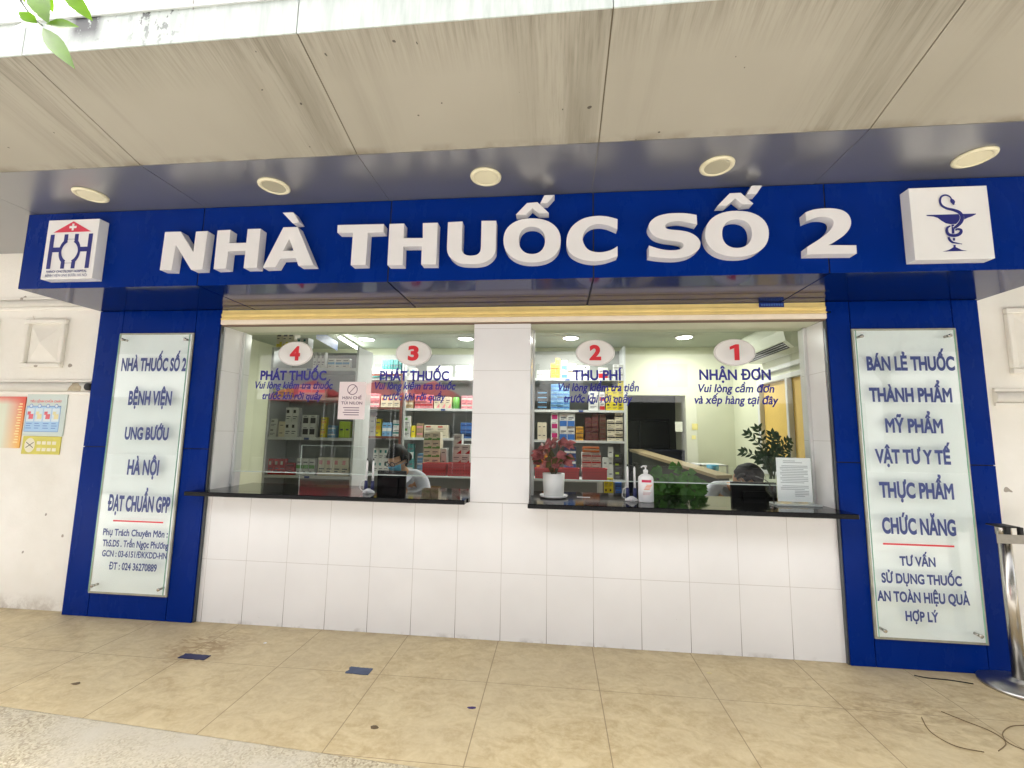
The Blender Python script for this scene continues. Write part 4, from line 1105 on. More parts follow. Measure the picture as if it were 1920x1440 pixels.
stack('white', 'deep', 'logo', 1104, 1122, 734, LV[3], YF, 1, 2, 'wide white carton stacked between blue and yellow stacks')
stack('white', 'red', 'half', 1124, 1134, 735, LV[3], YF, 1, 2, 'white and red carton beside the yellow stacks')
stack('yellow', 'dark', 'logo', 1136, 1170, 713, LV[3], YF, 3, 4, 'yellow carton with dark logo in tall stacks at the shelf end')
stack('cream', 'grey', 'plain', 1008, 1025, 792, LV[2], YF, 2, 2, 'plain cream carton stacked left of the magenta cartons')
stack('white', 'magenta', 'block', 1033, 1047, 773, LV[2], YF, 1, 3, 'white carton with magenta block in a stack of three')
stack('white', 'blue', 'half', 1049, 1078, 775, LV[2], YF, 2, 2, 'white and blue carton beside the magenta cartons')
stack('amber', 'brown', 'band', 1080, 1094, 800, LV[2], YF, 1, 3, 'amber brown carton stacked left of the maroon stacks')
stack('maroon', 'brown', 'band', 1097, 1122, 775, LV[2], YF, 2, 6, 'maroon carton in tall stacks on the third shelf')
stack('brown', 'maroon', 'band', 1124, 1136, 776, LV[2], YF, 1, 6, 'brown carton stacked right of the maroon stacks')
stack('cream', 'dark', 'band', 1138, 1168, 774, LV[2], YF, 2, 4, 'cream carton with dark band at the right end of the third shelf')
stack('orange', 'amber', 'band', 1006, 1030, 834, LV[1], YF, 2, 4, 'orange carton stacked behind the red leaved plant')
stack('deep', 'white', 'band', 1058, 1080, 838, LV[1], YF, 2, 3, 'dark blue carton stacked right of the red leaved plant')
stack('white', 'dark', 'plain', 1130, 1150, 838, LV[1], YF, 2, 3, 'small white carton stacked above the right end of the baskets')
stack('dark', 'lime', 'logo', 1151, 1168, 850, LV[1], YF, 1, 3, 'dark carton stacked at the low right shelf end')
rk2 = at(1100, 899, YG).z
stack('white', 'red', 'band', 1091, 1127, 849, rk2 + .004, YG + .06, 2, 4, 'white carton with red band stacked over the red baskets', .1)
stack('orange', 'cream', 'band', 1093, 1124, 838, at(1100, 848.5, YG).z, YG + .06, 1, 1, 'flat orange carton lying on the red banded cartons', .1)
stack('yellow', 'brown', 'logo', 1133, 1150, 896, LV[0] + .28, YF - .2, 2, 2, 'yellow carton on the low ledge right of the baskets')
stack('blue', 'deep', 'band', 1154, 1166, 905, LV[0] + .28, YF - .2, 1, 2, 'blue carton on the low ledge at the shelf end')
obj_l = tag(obj('low_ledge', B(xD0, xD1, YF - .22, YF - .02, LV[0] + .25, LV[0] + .279), SHELF), 'low white ledge in front of the right shelf unit', 'ledge')
stack('tan', 'brown', 'band', 793, 824, 912, rk - .22, YG - .1, 2, 2, 'tan carton under the red tray right of the pharmacist')

# green canister, side counters, baskets
p = at(855, 764, YF + .06)
bm = bmesh.new(); lathe(bm, [(0, 0), (.045, 0), (.047, .004), (.047, .125), (.04, .13), (.04, .15), (0, .15)], (p.x, YF + .06, LV[3] + .0005), 20)
tag(obj('green_canister', bm, boxm('green', PAL['green'])), 'green canister on the shelf beside the pillar', 'canister')
def side_counter(x0, x1, z, label):
    t = thing('side_counter', label, 'counter', ((x0 + x1) / 2, YG, 0.02), 'low counters in front of the shelves')
    obj('top', B(x0, x1, YG - .12, YG + .25, z - .02, z), SHELF, t)
    obj('shelf', B(x0 + .02, x1 - .02, YG - .11, YG + .24, z - .24, z - .22), SHELF, t)
    for x in (x0, x1 - .03): obj('leg', B(x, x + .03, YG - .115, YG - .085, .02, z - .021), ALU, t); obj('leg', B(x, x + .03, YG + .21, YG + .24, .02, z - .021), ALU, t)
side_counter(at(770, 891, YG).x, at(905, 891, YG).x, rk, 'low white counter right of the masked pharmacist')
side_counter(at(985, 899, YG).x, at(1128, 899, YG).x, rk2, 'low white counter behind the red leaved plant')
def basket(p0, p1, pt, z, label):
    a, b = at(p0, pt, YG - .1), at(p1, pt, YG - .1); h = a.z - z
    t = thing('red_basket', label, 'basket', ((a.x + b.x) / 2, YG - .1, z), 'red plastic baskets')
    bm = bmesh.new()
    x0, x1, y0, y1 = a.x, b.x, YG - .11, YG + .04
    box(bm, x0 + .006, x1 - .006, y0 + .006, y1 - .006, z + .001, z + .006)
    for c in ((x0, x1, y0, y0 + .004), (x0, x1, y1 - .004, y1), (x0, x0 + .004, y0 + .0045, y1 - .0045), (x1 - .004, x1, y0 + .0045, y1 - .0045)): box(bm, *c, z + .001, z + h - .008)
    obj('tub', bm, M('basket_red', S(196, 28, 30), .35), t)
    bm = bmesh.new()
    for c in ((x0 - .005, x1 + .005, y0 - .006, y0 + .006), (x0 - .005, x1 + .005, y1 - .006, y1 + .006), (x0 - .006, x0 + .006, y0 + .0065, y1 - .0065), (x1 - .006, x1 + .006, y0 + .0065, y1 - .0065)): box(bm, *c, z + h - .0078, z + h)
    obj('rim', bm, M('basket_red', S(196, 28, 30), .35), t)
    bm = bmesh.new(); n = 9
    for k in range(n):
        for j in range(3):
            xx = x0 + (x1 - x0) * (k + .7) / (n + .4); zz = z + h * (.2 + .22 * j)
            poly(bm, [(xx, y0 - .0008, zz), (xx + .010, y0 - .0008, zz), (xx + .010, y0 - .0008, zz + .008), (xx, y0 - .0008, zz + .008)])
    obj('slots', bm, boxm('slot', S(112, 12, 16)), t)
basket(793, 836, 868, rk + .0005, 'red basket on the counter under the green striped cartons'); basket(840, 888, 868, rk + .0005, 'red basket on the counter next to the pillar')
basket(1003, 1040, 878, rk2 + .0005, 'red basket half hidden by the white plant pot'); basket(1046, 1086, 878, rk2 + .0005, 'red basket right beside the white plant pot'); basket(1092, 1138, 878, rk2 + .0005, 'red basket under the red banded cartons')

# hanging blue sign and tube lamp
hs = thing('hanging_sign', 'blue hanging sign under the pharmacy ceiling', 'sign', (.5, 1.7, 2.4))
a = at(594, 616, 1.25); b = at(634, 637, 1.9)
bm = bmesh.new(); dv = Vector((b.x - a.x, .65, 0)); nv = Vector((-dv.y, dv.x, 0)).normalized() * .012
zt, zb_ = a.z, a.z - .11
vs = [bm.verts.new(q) for q in (Vector((a.x, 1.25, zb_)), Vector((a.x, 1.25, zb_)) + dv, Vector((a.x, 1.25, zt)) + dv, Vector((a.x, 1.25, zt)))]
bm.faces.new(vs); bmesh.ops.solidify(bm, geom=list(bm.faces), thickness=.014)
obj('sign_board', bm, boxm('hang', S(44, 88, 158)), hs)
for k in (.15, .85):
    bm = bmesh.new(); q = Vector((a.x, 1.25, zt)) + dv * k; tube(bm, [q, (q.x, q.y, ZC)], .003, 6); obj('rod', bm, ALU, hs)
tl_ = thing('tube_lamp', 'thin lit tube lamp beyond the blue hanging sign', 'lamp', (.9, 2.2, 2.45))
bm = bmesh.new(); a, b = at(636, 634, 1.95), at(676, 652, 2.75); tube(bm, [(a.x, 1.95, 2.465), (b.x, 2.75, 2.465)], .013, 10); obj('tube', bm, M('tube_emit', (1, 1, 1), .5, emit=(1, .98, .92), es=5), tl_)
bm = bmesh.new(); tube(bm, [(a.x, 1.94, 2.492), (b.x, 2.76, 2.492)], .013, 4); obj('batten', bm, ALU, tl_)

# air conditioner on the right interior wall
ac = thing('air_conditioner', 'white wall air conditioner high on the right behind plate 1', 'air conditioner', (4.62, 1.6, 2.18))
bm = bmesh.new(); prof = [(4.749, 2.16), (4.60, 2.16), (4.53, 2.22), (4.51, 2.32), (4.53, 2.42), (4.56, 2.455), (4.749, 2.455)]
va = [bm.verts.new((x, 1.12, z)) for x, z in prof]; vb = [bm.verts.new((x, 2.08, z)) for x, z in prof]
for i in range(len(prof)): bm.faces.new((va[i], vb[i], vb[(i + 1) % len(prof)], va[(i + 1) % len(prof)]))
bm.faces.new(va[::-1]); bm.faces.new(vb); bmesh.ops.recalc_face_normals(bm, faces=bm.faces)
obj('casing', bm, M('ac_white', S(222, 226, 208), .4), ac)
bm = bmesh.new(); poly(bm, [(4.594, 1.18, 2.163), (4.594, 2.02, 2.163), (4.534, 2.02, 2.2145), (4.534, 1.18, 2.2145)]); obj('air_outlet', bm, DARK, ac)
bm = bmesh.new()
for k in range(3): box(bm, 4.545 + .018 * k, 4.548 + .018 * k, 1.18, 2.02, 2.203 - .0155 * k, 2.2075 - .0155 * k)
obj('louvre', bm, ALU, ac)

# back room seen through the opening
cb = thing('dark_cabinet', 'dark green black cabinet in the back room beyond the opening', 'cabinet', (3.7, 3.9, .02))
obj('body', B(3.3, 4.25, 4.1, 4.55, .02, 1.62, .006), M('cabinet_dark', S(14, 22, 21), .3), cb)
for x in (3.325, 3.79): obj('door', B(x, x + .44, 4.085, 4.099, .06, 1.58, .003), M('cabinet_door', S(16, 25, 24), .25), cb)
bn = thing('blue_panel_desk', 'dark navy desk in the back room under the cabinet', 'desk', (3.7, 3.5, .02))
obj('top', B(3.3, 4.3, 3.35, 3.8, 1.12, 1.15), M('desk_navy', S(14, 18, 34), .4), bn); obj('front', B(3.32, 4.28, 3.38, 3.40, .02, 1.119), M('desk_navy', S(14, 18, 34), .4), bn)
for k, (px, py) in enumerate(((1180, 775), (1190, 800), (1183, 800), (1198, 780))):
    q = at(px, py, 3.3)
hr = thing('beige_partition', 'low partition with pale beige top slanting across the room behind the pothos', 'partition', (3.7, 2.0, .02))
A0, A1 = at(1192, 842, 2.75), at(1300, 884, 1.75)
bm = bmesh.new(); dv = Vector((A1.x - A0.x, -1.0, A1.z - A0.z))
n_ = Vector((-dv.y, dv.x, 0)).normalized() * .09
for off, dz0, dz1 in ((n_, 0, -.03),):
    q = [Vector((A0.x, 2.75, A0.z)), Vector((A1.x + dv.x * .4, 1.75 - .4, A1.z))]
    top = [q[0] - off, q[1] - off, q[1] + off, q[0] + off]
    tv = [bm.verts.new(v) for v in top]; lv = [bm.verts.new(v + Vector((0, 0, -.03))) for v in top]
    bm.faces.new(tv); bm.faces.new(lv[::-1])
    for i in range(4): bm.faces.new((tv[i], lv[i], lv[(i + 1) % 4], tv[(i + 1) % 4]))
    bmesh.ops.recalc_face_normals(bm, faces=bm.faces)
obj('top', bm, M('partition_beige', S(150, 134, 104), .4), hr)
bm = bmesh.new(); o2 = n_ * .6
b4 = [q[0] - o2, q[1] - o2, q[1] + o2, q[0] + o2]
tv = [bm.verts.new(v + Vector((0, 0, -.031))) for v in b4]; lv = [bm.verts.new((v.x, v.y, .021)) for v in b4]
for i in range(4): bm.faces.new((tv[i], lv[i], lv[(i + 1) % 4], tv[(i + 1) % 4]))
bmesh.ops.recalc_face_normals(bm, faces=bm.faces)
obj('panel', bm, M('partition_dark', S(52, 54, 44), .4), hr)
# yellow notes, wall papers
for i, (px, py, w_, h_, c, nm, lb) in enumerate(((1303, 800, .07, .08, S(226, 214, 120), 'sticky_note', 'upper yellow sticky note on the cream wall'), (1301, 820, .05, .05, S(226, 214, 120), 'sticky_note', 'lower small yellow sticky note on the cream wall'), (1273, 800, .09, .13, S(220, 220, 206), 'wall_paper_sheet', 'white paper sheet pinned beside the dark opening'))):
    q = at(px, py, 2.89); tag(obj(nm, B(q.x - w_ / 2, q.x + w_ / 2, 2.894, 2.898, q.z - h_ / 2, q.z + h_ / 2), boxm('note%d' % (i // 2), c)), lb, 'paper')
# tray table with blue bin behind the man
tb = thing('tray_table', 'white wire trolley with papers behind the bowed man', 'trolley', (3.75, 2.4, .02))
q0, q1 = at(1310, 868, 2.3), at(1362, 868, 2.3)
for k in range(3): obj('tray', B(q0.x, q1.x, 2.25, 2.6, q0.z - .03 - .16 * k, q0.z - .015 - .16 * k), SHELF, tb)
for x in (q0.x, q1.x - .015):
    for y in (2.25, 2.585): obj('leg', B(x, x + .015, y, y + .015, .02, q0.z - .014), ALU, tb)
q0, q1 = at(1328, 878, 1.9), at(1352, 903, 1.9)
bm = bmesh.new(); lathe(bm, [(0, 0), (.05, 0), (.065, .17), (.06, .172), (0, .165)], ((q0.x + q1.x) / 2, 1.95, q1.z), 4, 0)
tag(obj('blue_bin', bm, boxm('bin', S(84, 156, 186))), 'light blue bin behind the bowed man', 'bin')
tag(obj('bin_stand', B((q0.x + q1.x) / 2 - .12, (q0.x + q1.x) / 2 + .12, 1.85, 2.05, .021, q1.z - .0005), SHELF), 'white stand under the light blue bin', 'stand')

# ------------------------------------------------------------------ desks, monitors, small counter things
def desk(x0, x1, label):
    t = thing('service_desk', label, 'desk', ((x0 + x1) / 2, .75, .02), 'desks behind the windows')
    obj('top', B(x0, x1, .47, 1.0, .73, .755), M('desk_grey', S(120, 116, 104), .4), t)
    for x in (x0 + .02, x1 - .05):
        for y in (.48, .95): obj('leg', B(x, x + .03, y, y + .03, .021, .729), ALU, t)
desk(.2, 1.80, 'grey work desk behind windows 4 and 3'); desk(2.4, 4.15, 'grey work desk behind windows 2 and 1')
def monitor(p0, p1, pt, Y, label, tilt=0):
    a, b = at(p0, pt, Y), at(p1, pt, Y)
    t = thing('computer_monitor', label, 'monitor', ((a.x + b.x) / 2, Y, .755), 'black monitors seen from behind')
    z1 = a.z; hh = (b.x - a.x) * .8
    bm = bmesh.new(); box(bm, a.x, b.x, Y, Y + .03, z1 - hh, z1, 0, .006, None, 2); obj('casing', bm, BLACK, t)
    bm = bmesh.new(); xm = (a.x + b.x) / 2; box(bm, xm - (b.x - a.x) * .28, xm + (b.x - a.x) * .28, Y - .022, Y - .001, z1 - hh * .8, z1 - hh * .25, 0, .008, None, 2); obj('rear_housing', bm, BLACK, t)
    obj('screen', B(a.x + .012, b.x - .012, Y + .0302, Y + .032, z1 - hh + .012, z1 - .012), M('screen_face', (.02, .03, .05), .2), t)  # plain dark screen without emission
    obj('stand', B(xm - .025, xm + .025, Y + .001, Y + .028, .77, z1 - hh + .004) if z1 - hh > .78 else B(xm - .025, xm + .025, Y + .001, Y + .028, .77, .79), BLACK, t)
    obj('foot', B(xm - .08, xm + .08, Y - .05, Y + .1, .7555, .769, .003), BLACK, t)
monitor(708, 761, 882, .50, 'black monitor back in front of the masked pharmacist'); monitor(1371, 1456, 903, .50, 'wide black monitor back in front of the bowed man')
# acrylic screens
def screen(x0, x1, z1, Y, label):
    t = thing('acrylic_screen', label, 'screen', ((x0 + x1) / 2, Y, .9005), 'clear acrylic counter screens')
    obj('sheet', B(x0, x1, Y, Y + .004, .9005, z1), ACRYL, t)
    bm = bmesh.new(); box(bm, x0 - .002, x0, Y - .0005, Y + .0045, .901, z1); box(bm, x1, x1 + .002, Y - .0005, Y + .0045, .901, z1); box(bm, x0 - .002, x1 + .002, Y - .0005, Y + .0045, z1, z1 + .002)
    obj('polished_edge', bm, M('acryl_edge', S(220, 228, 224), .2), t)
a, b = at(566, 835, .3), at(686, 832, .3); screen(a.x, b.x, a.z, .30, 'clear acrylic screen left of the masked pharmacist')
# white twin stick holders on the counters
def pen_holder(px, py, label):
    q = at(px, py, .08); z = .9003
    t = thing('pen_holder', label, 'pen holder', (q.x, .08, z), 'white and blue twin pen holders')
    bm = bmesh.new(); lathe(bm, [(0, 0), (.036, 0), (.036, .008), (.026, .022), (.012, .03), (0, .031)], (q.x, .08, z), 24, 0, 'Z', 1.2, .8); obj('base', bm, WHITE, t)
    bm = bmesh.new(); lathe(bm, [(0, 0), (.02, .0), (.02, .003), (0, .004)], (q.x, .045, z + .012), 16, 0, 'Y'); obj('badge', bm, WHITE, t)
    for s in (-1, 1):
        bm = bmesh.new(); tube(bm, [(q.x + s * .024, .085, z + .012), (q.x + s * .024, .085, z + .085)], [.014, .011], 12); obj('socket', bm, boxm('sock', S(36, 44, 92)), t)
        bm = bmesh.new(); tube(bm, [(q.x + s * .024, .085, z + .085), (q.x + s * .023, .085, z + .215), (q.x + s * .023, .085, z + .228)], [.008, .007, .003], 10); p_ = obj('pen', bm, WHITE, t)
        bm = bmesh.new(); lathe(bm, [(0, .0), (.0055, 0), (.004, .012), (0, .014)], (q.x + s * .023, .085, z + .2285), 10); obj('pen_tip', bm, BLACK, p_)
    bm = bmesh.new(); tube(bm, smooth_path([(q.x - .03, .07, z + .012), (q.x - .06, .07, z + .03), (q.x - .055, .07, z + .075), (q.x - .028, .08, z + .09)]), .003, 6); obj('cord', bm, WHITE, t)
pen_holder(691, 926, 'white and blue pen holder on the counter left of the black monitor'); pen_holder(1184, 935, 'white and blue pen holder beside the sanitizer bottle')
# sanitizer bottle
q0, q1 = at(1197, 940, .05), at(1226, 940, .05); xb_ = (q0.x + q1.x) / 2; r_ = (q1.x - q0.x) / 2
sb = thing('sanitizer_bottle', 'white pump sanitizer bottle with red label on the right counter', 'bottle', (xb_, .05, .9003))
bm = bmesh.new(); lathe(bm, [(0, 0), (r_ * .97, 0), (r_, .006), (r_, .150), (r_ * .93, .165), (r_ * .6, .178), (.014, .184), (.014, .192), (0, .192)], (xb_, .05, .9003), 32, 0, 'Z', 1, .62); obj('body', bm, WHITE, sb)
bm = bmesh.new(); lathe(bm, [(0, .192), (.016, .192), (.016, .208), (.008, .212), (.005, .213), (.005, .228), (.010, .229), (.010, .238), (0, .24)], (xb_, .05, .9003), 18)
tube(bm, [(xb_, .05, 1.133), (xb_ - .02, .03, 1.136), (xb_ - .034, .018, 1.128)], [.006, .005, .004], 8); obj('pump', bm, WHITE, sb)
bm = bmesh.new()
def curved(x0, x1, z0, z1, mi):
    n = 8; vs0 = []; 
    for k in range(n + 1):
        x = x0 + (x1 - x0) * k / n; y = .05 - .62 * math.sqrt(max(0, (r_ + .0008) ** 2 - (x - xb_) ** 2)) - .0004
        vs0.append((bm.verts.new((x, y, z0)), bm.verts.new((x, y, z1))))
    for a, b in zip(vs0, vs0[1:]): bm.faces.new((a[0], b[0], b[1], a[1])).material_index = mi
curved(xb_ - r_ * .62, xb_ + r_ * .62, 1.030, 1.046, 0)
for k in range(4): curved(xb_ - r_ * (.05 + .1 * k), xb_ + r_ * (.72 - .12 * k), 1.010 - .009 * k, 1.0155 - .009 * k, 1)
for k in range(3): curved(xb_ - r_ * .5, xb_ + r_ * (.6 - .1 * k), .966 - .008 * k, .969 - .008 * k, 2)
obj('label', bm, [M('label_red', S(206, 40, 84), .4), M('label_orange', S(232, 150, 110), .5), M('label_ink', S(204, 160, 160), .5)], sb)
# document stand
a, b = at(1456, 858, .10), at(1521, 858, .10)
ds = thing('document_stand', 'clear stand holding a white printed sheet at the right end of the counter', 'document stand', ((a.x + b.x) / 2, .1, .9003))
obj('base', B(a.x - .03, b.x + .03, .06, .17, .9003, .912, .002), M('acrylic_base', S(190, 198, 194), .15), ds)
obj('sheet', B(a.x, b.x, .110, .1115, .922, a.z), M('sheet_paper', S(236, 240, 240), .6), ds)
obj('cover', B(a.x - .004, b.x + .004, .104, .107, .9125, a.z + .004), ACRYL, ds)
bm = bmesh.new(); W = b.x - a.x; H = a.z - .922
for k in range(22):
    if k in (2, 14): continue
    z = a.z - H * (.08 + .038 * k); u0, u1 = (.2, .55) if k == 0 else ((.2, .75) if k == 1 else (.1 + .05 * (k % 3 == 0), .9 - .12 * (k % 4 == 1)))
    if k > 17: u0 = .5
    poly(bm, [(a.x + W * u0, .1095, z), (a.x + W * u1, .1095, z), (a.x + W * u1, .1095, z + .0045), (a.x + W * u0, .1095, z + .0045)])
obj('print', bm, M('sheet_print', S(168, 174, 176), .6), ds)
bm = bmesh.new(); tube(bm, smooth_path([(a.x - .035, .09, .91), (a.x - .03, .12, .98), (a.x - .02, .2, 1.04), (a.x - .03, .35, 1.06)]), .003, 6)
tag(obj('black_cable', bm, BLACK), 'thin black cable beside the document stand', 'cable')
tag(obj('white_slip', B(*(lambda q: (q.x - .045, q.x + .045, .17, .19, .9003, .9025))(at(1094, 923, .18))), WHITE), 'small white slip on the counter beside the plant pot', 'paper')

# ------------------------------------------------------------------ plants
def leaf_mesh(bm, base, d, up_, L, W_, mi=0, heart=False, curl=.15, fold=.12):
    d = d.normalized(); s = d.cross(up_).normalized(); n = s.cross(d).normalized()
    N = 6; prof = [.0, .55, .9, 1.0, .8, .45, .0] if not heart else [.25, .95, 1.0, .85, .6, .3, 0]
    mid = []; lf = []; rt = []
    for i in range(N + 1):
        t = i / N; c = base + d * (L * t) + n * (-curl * L * t * t)
        mid.append(bm.verts.new(c)); w2 = W_ / 2 * prof[i]
        lf.append(bm.verts.new(c + s * w2 + n * fold * w2)); rt.append(bm.verts.new(c - s * w2 + n * fold * w2))
    for i in range(N):
        for a, b in ((lf, mid), (mid, rt)):
            f = bm.faces.new((a[i], b[i], b[i + 1], a[i + 1])); f.smooth = True; f.material_index = mi
def leafmat(n, c, tr=.25, v=.35, sc=14):
    m = M(n, c, .4); t = NT(m); k = t.ramp(t.noise(sc, 3), .3, .7)
    col = t.mix(k, tuple(x * (1 - v) for x in c), tuple(x * (1 + v) for x in c)); t.link(col, t.b.inputs['Base Color'])
    tl2 = t.new('ShaderNodeBsdfTranslucent'); t.link(col, tl2.inputs[0]); mx = t.new('ShaderNodeMixShader'); mx.inputs[0].default_value = tr
    t.link(t.b.outputs[0], mx.inputs[1]); t.link(tl2.outputs[0], mx.inputs[2]); t.link(mx.outputs[0], t.n['Material Output'].inputs[0]); return m
GREEN1 = leafmat('pothos_leaf', (.07, .20, .03)); GREEN2 = leafmat('dark_leaf', (.022, .05, .016)); REDL = leafmat('red_leaf', (.36, .12, .12), .25, .5, 22); STEM = M('plant_stem', S(74, 70, 40), .6)
# red leaved plant
random.seed(5); q = at(1038, 926, .14); qx = q.x
rp = thing('potted_red_plant', 'small plant with dusky red leaves in a white pot on the counter', 'plant', (qx, .14, .9003))
bm = bmesh.new(); lathe(bm, [(0, 0), (.072, 0), (.094, .006), (.098, .018), (.092, .018), (.07, .010), (0, .010)], (qx, .14, .9003), 32); obj('saucer', bm, WHITE, rp)
bm = bmesh.new(); lathe(bm, [(0, .011), (.066, .011), (.070, .02), (.077, .165), (.072, .165), (.070, .15), (0, .148)], (qx, .14, .9003), 32); obj('pot', bm, M('pot_white', (.72, .73, .70), .3), rp)
bs = bmesh.new(); bl = bmesh.new()
for k in range(26):
    a = random.uniform(0, 2 * math.pi); rr = random.uniform(.02, .11); h = random.uniform(.05, .24); base = Vector((qx + .012 * math.cos(a), .14 + .012 * math.sin(a), 1.05))
    tip = Vector((qx + rr * math.cos(a), .14 + rr * .8 * math.sin(a), 1.06 + h)); md = (base + tip) / 2 + Vector((0, 0, .02)); tube(bs, smooth_path([base, md, tip], 3), .0018, 5)
    for j in range(random.choice((2, 3))):
        a2 = a + random.uniform(-1.4, 1.4); leaf_mesh(bl, tip, Vector((math.cos(a2), math.sin(a2) * .5 - .2, random.uniform(-.7, .4))), Vector((random.uniform(-.3, .3), -.9, .7)), random.uniform(.05, .08), random.uniform(.045, .068), 0 if random.random() < .8 else 1, True)
obj('stems', bs, STEM, rp); obj('leaves', bl, [REDL, leafmat('olive_leaf', (.10, .09, .03))], rp)
# pothos row
random.seed(9)
for cxp, cyp, wdt, lab in ((1247, 905, .16, 'bushy green pothos right behind the sanitizer bottle'), (1280, 908, .15, 'bushy green pothos left of the bowed man')):
    q = at(cxp, cyp, .55); t = thing('pothos_plant', lab, 'plant', (q.x, .55, .755), 'green pothos plants behind the counter')
    bm = bmesh.new(); lathe(bm, [(0, 0), (.06, 0), (.085, .13), (.08, .13), (0, .12)], (q.x, .55, .7555), 22); obj('pot', bm, M('pot_green', S(20, 66, 40), .35), t)
    bs = bmesh.new(); bl = bmesh.new()
    for k in range(50):
        a = random.uniform(0, 2 * math.pi); rr = wdt * math.sqrt(random.uniform(.02, 1)); h = random.uniform(.0, .27) * (1.15 - .85 * rr / wdt)
        base = Vector((q.x + .02 * math.cos(a), .55 + .02 * math.sin(a), .87)); tip = Vector((q.x + rr * math.cos(a), .55 + rr * .6 * math.sin(a), .885 + h))
        tube(bs, smooth_path([base, (base + tip) / 2 + Vector((0, 0, .05)), tip], 3), .0018, 5)
        leaf_mesh(bl, tip, Vector((math.cos(a), -.25, random.uniform(-1.0, .35))), Vector((random.uniform(-.3, .3), -1, random.uniform(.2, 1.1))), random.uniform(.05, .085), random.uniform(.045, .075), 0, True)
    obj('stems', bs, M('pothos_stem', S(78, 112, 50), .5), t); obj('leaves', bl, GREEN1, t)
# zz plant in a vase
random.seed(12); q = at(1447, 890, .42)
zz = thing('zz_plant', 'dark glossy branching plant in a glass vase beside the document sheet', 'plant', (q.x, .42, .9003))
bm = bmesh.new(); lathe(bm, [(.0, 0), (.045, 0), (.05, .05), (.042, .14), (.048, .17), (.046, .17), (.04, .14), (.047, .05), (0, .004)], (q.x, .42, .9003), 24); obj('vase', bm, ACRYL, zz)
bs = bmesh.new(); bl = bmesh.new()
for k, (ex, ez, ey) in enumerate(((-.15, .30, 0), (-.17, .17, .03), (-.06, .34, .05), (.0, .30, -.04), (.06, .28, .03), (.12, .20, 0), (.15, .25, .05), (.02, .20, -.06), (-.10, .12, -.05), (.10, .12, -.03), (-.02, .16, .06))):
    b0 = Vector((q.x + random.uniform(-.02, .02), .42, 1.04)); e = Vector((q.x + ex, .42 + ey, 1.06 + ez)); md = b0 * .45 + e * .55 + Vector((-ex * .18, 0, .035)); sp = smooth_path([b0, md, e], 8)
    tube(bs, sp, [.005 - .0035 * i / (len(sp) - 1) for i in range(len(sp))], 6)
    for i in range(4, len(sp), 2):
        d = (sp[i] - sp[i - 1]).normalized()
        for s in (-1, 1):
            sd_ = Vector((d.z, random.uniform(-.5, .5), -d.x)) * s; leaf_mesh(bl, sp[i], d * .65 + sd_ * .8, Vector((0, -1, .3)), random.uniform(.045, .06), random.uniform(.018, .024))
    leaf_mesh(bl, sp[-1], sp[-1] - sp[-2], Vector((0, -1, .2)), .05, .024)
obj('stems', bs, M('zz_stem', S(58, 74, 40), .5), zz); obj('leaves', bl, GREEN2, zz)
# leafy twig hanging in front of the canopy
tw = thing('leafy_twig', 'twig with bright green leaves hanging in front of the canopy', 'tree branch', tuple(at(60, 0, -1.8)))
LG = leafmat('bright_leaf', (.13, .27, .012), .5, .25, 8)
YT = -1.8; bm = bmesh.new(); c0 = at(80, 48, YT)
tube(bm, smooth_path([at(15, -45, YT - .02), at(35, -5, YT), at(58, 28, YT), c0]), [.006, .005, .0035, .002], 8)
obj('stem', bm, M('twig_bark', S(96, 104, 92), .7), tw)
def tleaf(p0, p1, dy0, dy1, wpx):
    a, b = at(p0[0], p0[1], YT + dy0), at(p1[0], p1[1], YT + dy1); d = b - a; bm = bmesh.new()
    leaf_mesh(bm, a, d, Vector((.15, -1, .25)), d.length, wpx / FPX * 1.25 * 1.55, 0, False, .08, .2); obj('leaf', bm, LG, tw)
tleaf((80, 52), (131, 118), 0, -.03, 22); tleaf((84, 46), (145, 46), 0, .02, 22); tleaf((118, -20), (170, 34), .01, .03, 22); tleaf((64, -25), (84, 36), 0, -.02, 30); tleaf((84, -22), (98, 24), .02, .05, 16)
tleaf((79, 48), (20, 40), 0, .03, 20); tleaf((70, 44), (32, 20), .0, -.03, 18); tleaf((40, -12), (48, 8), .0, .02, 8)

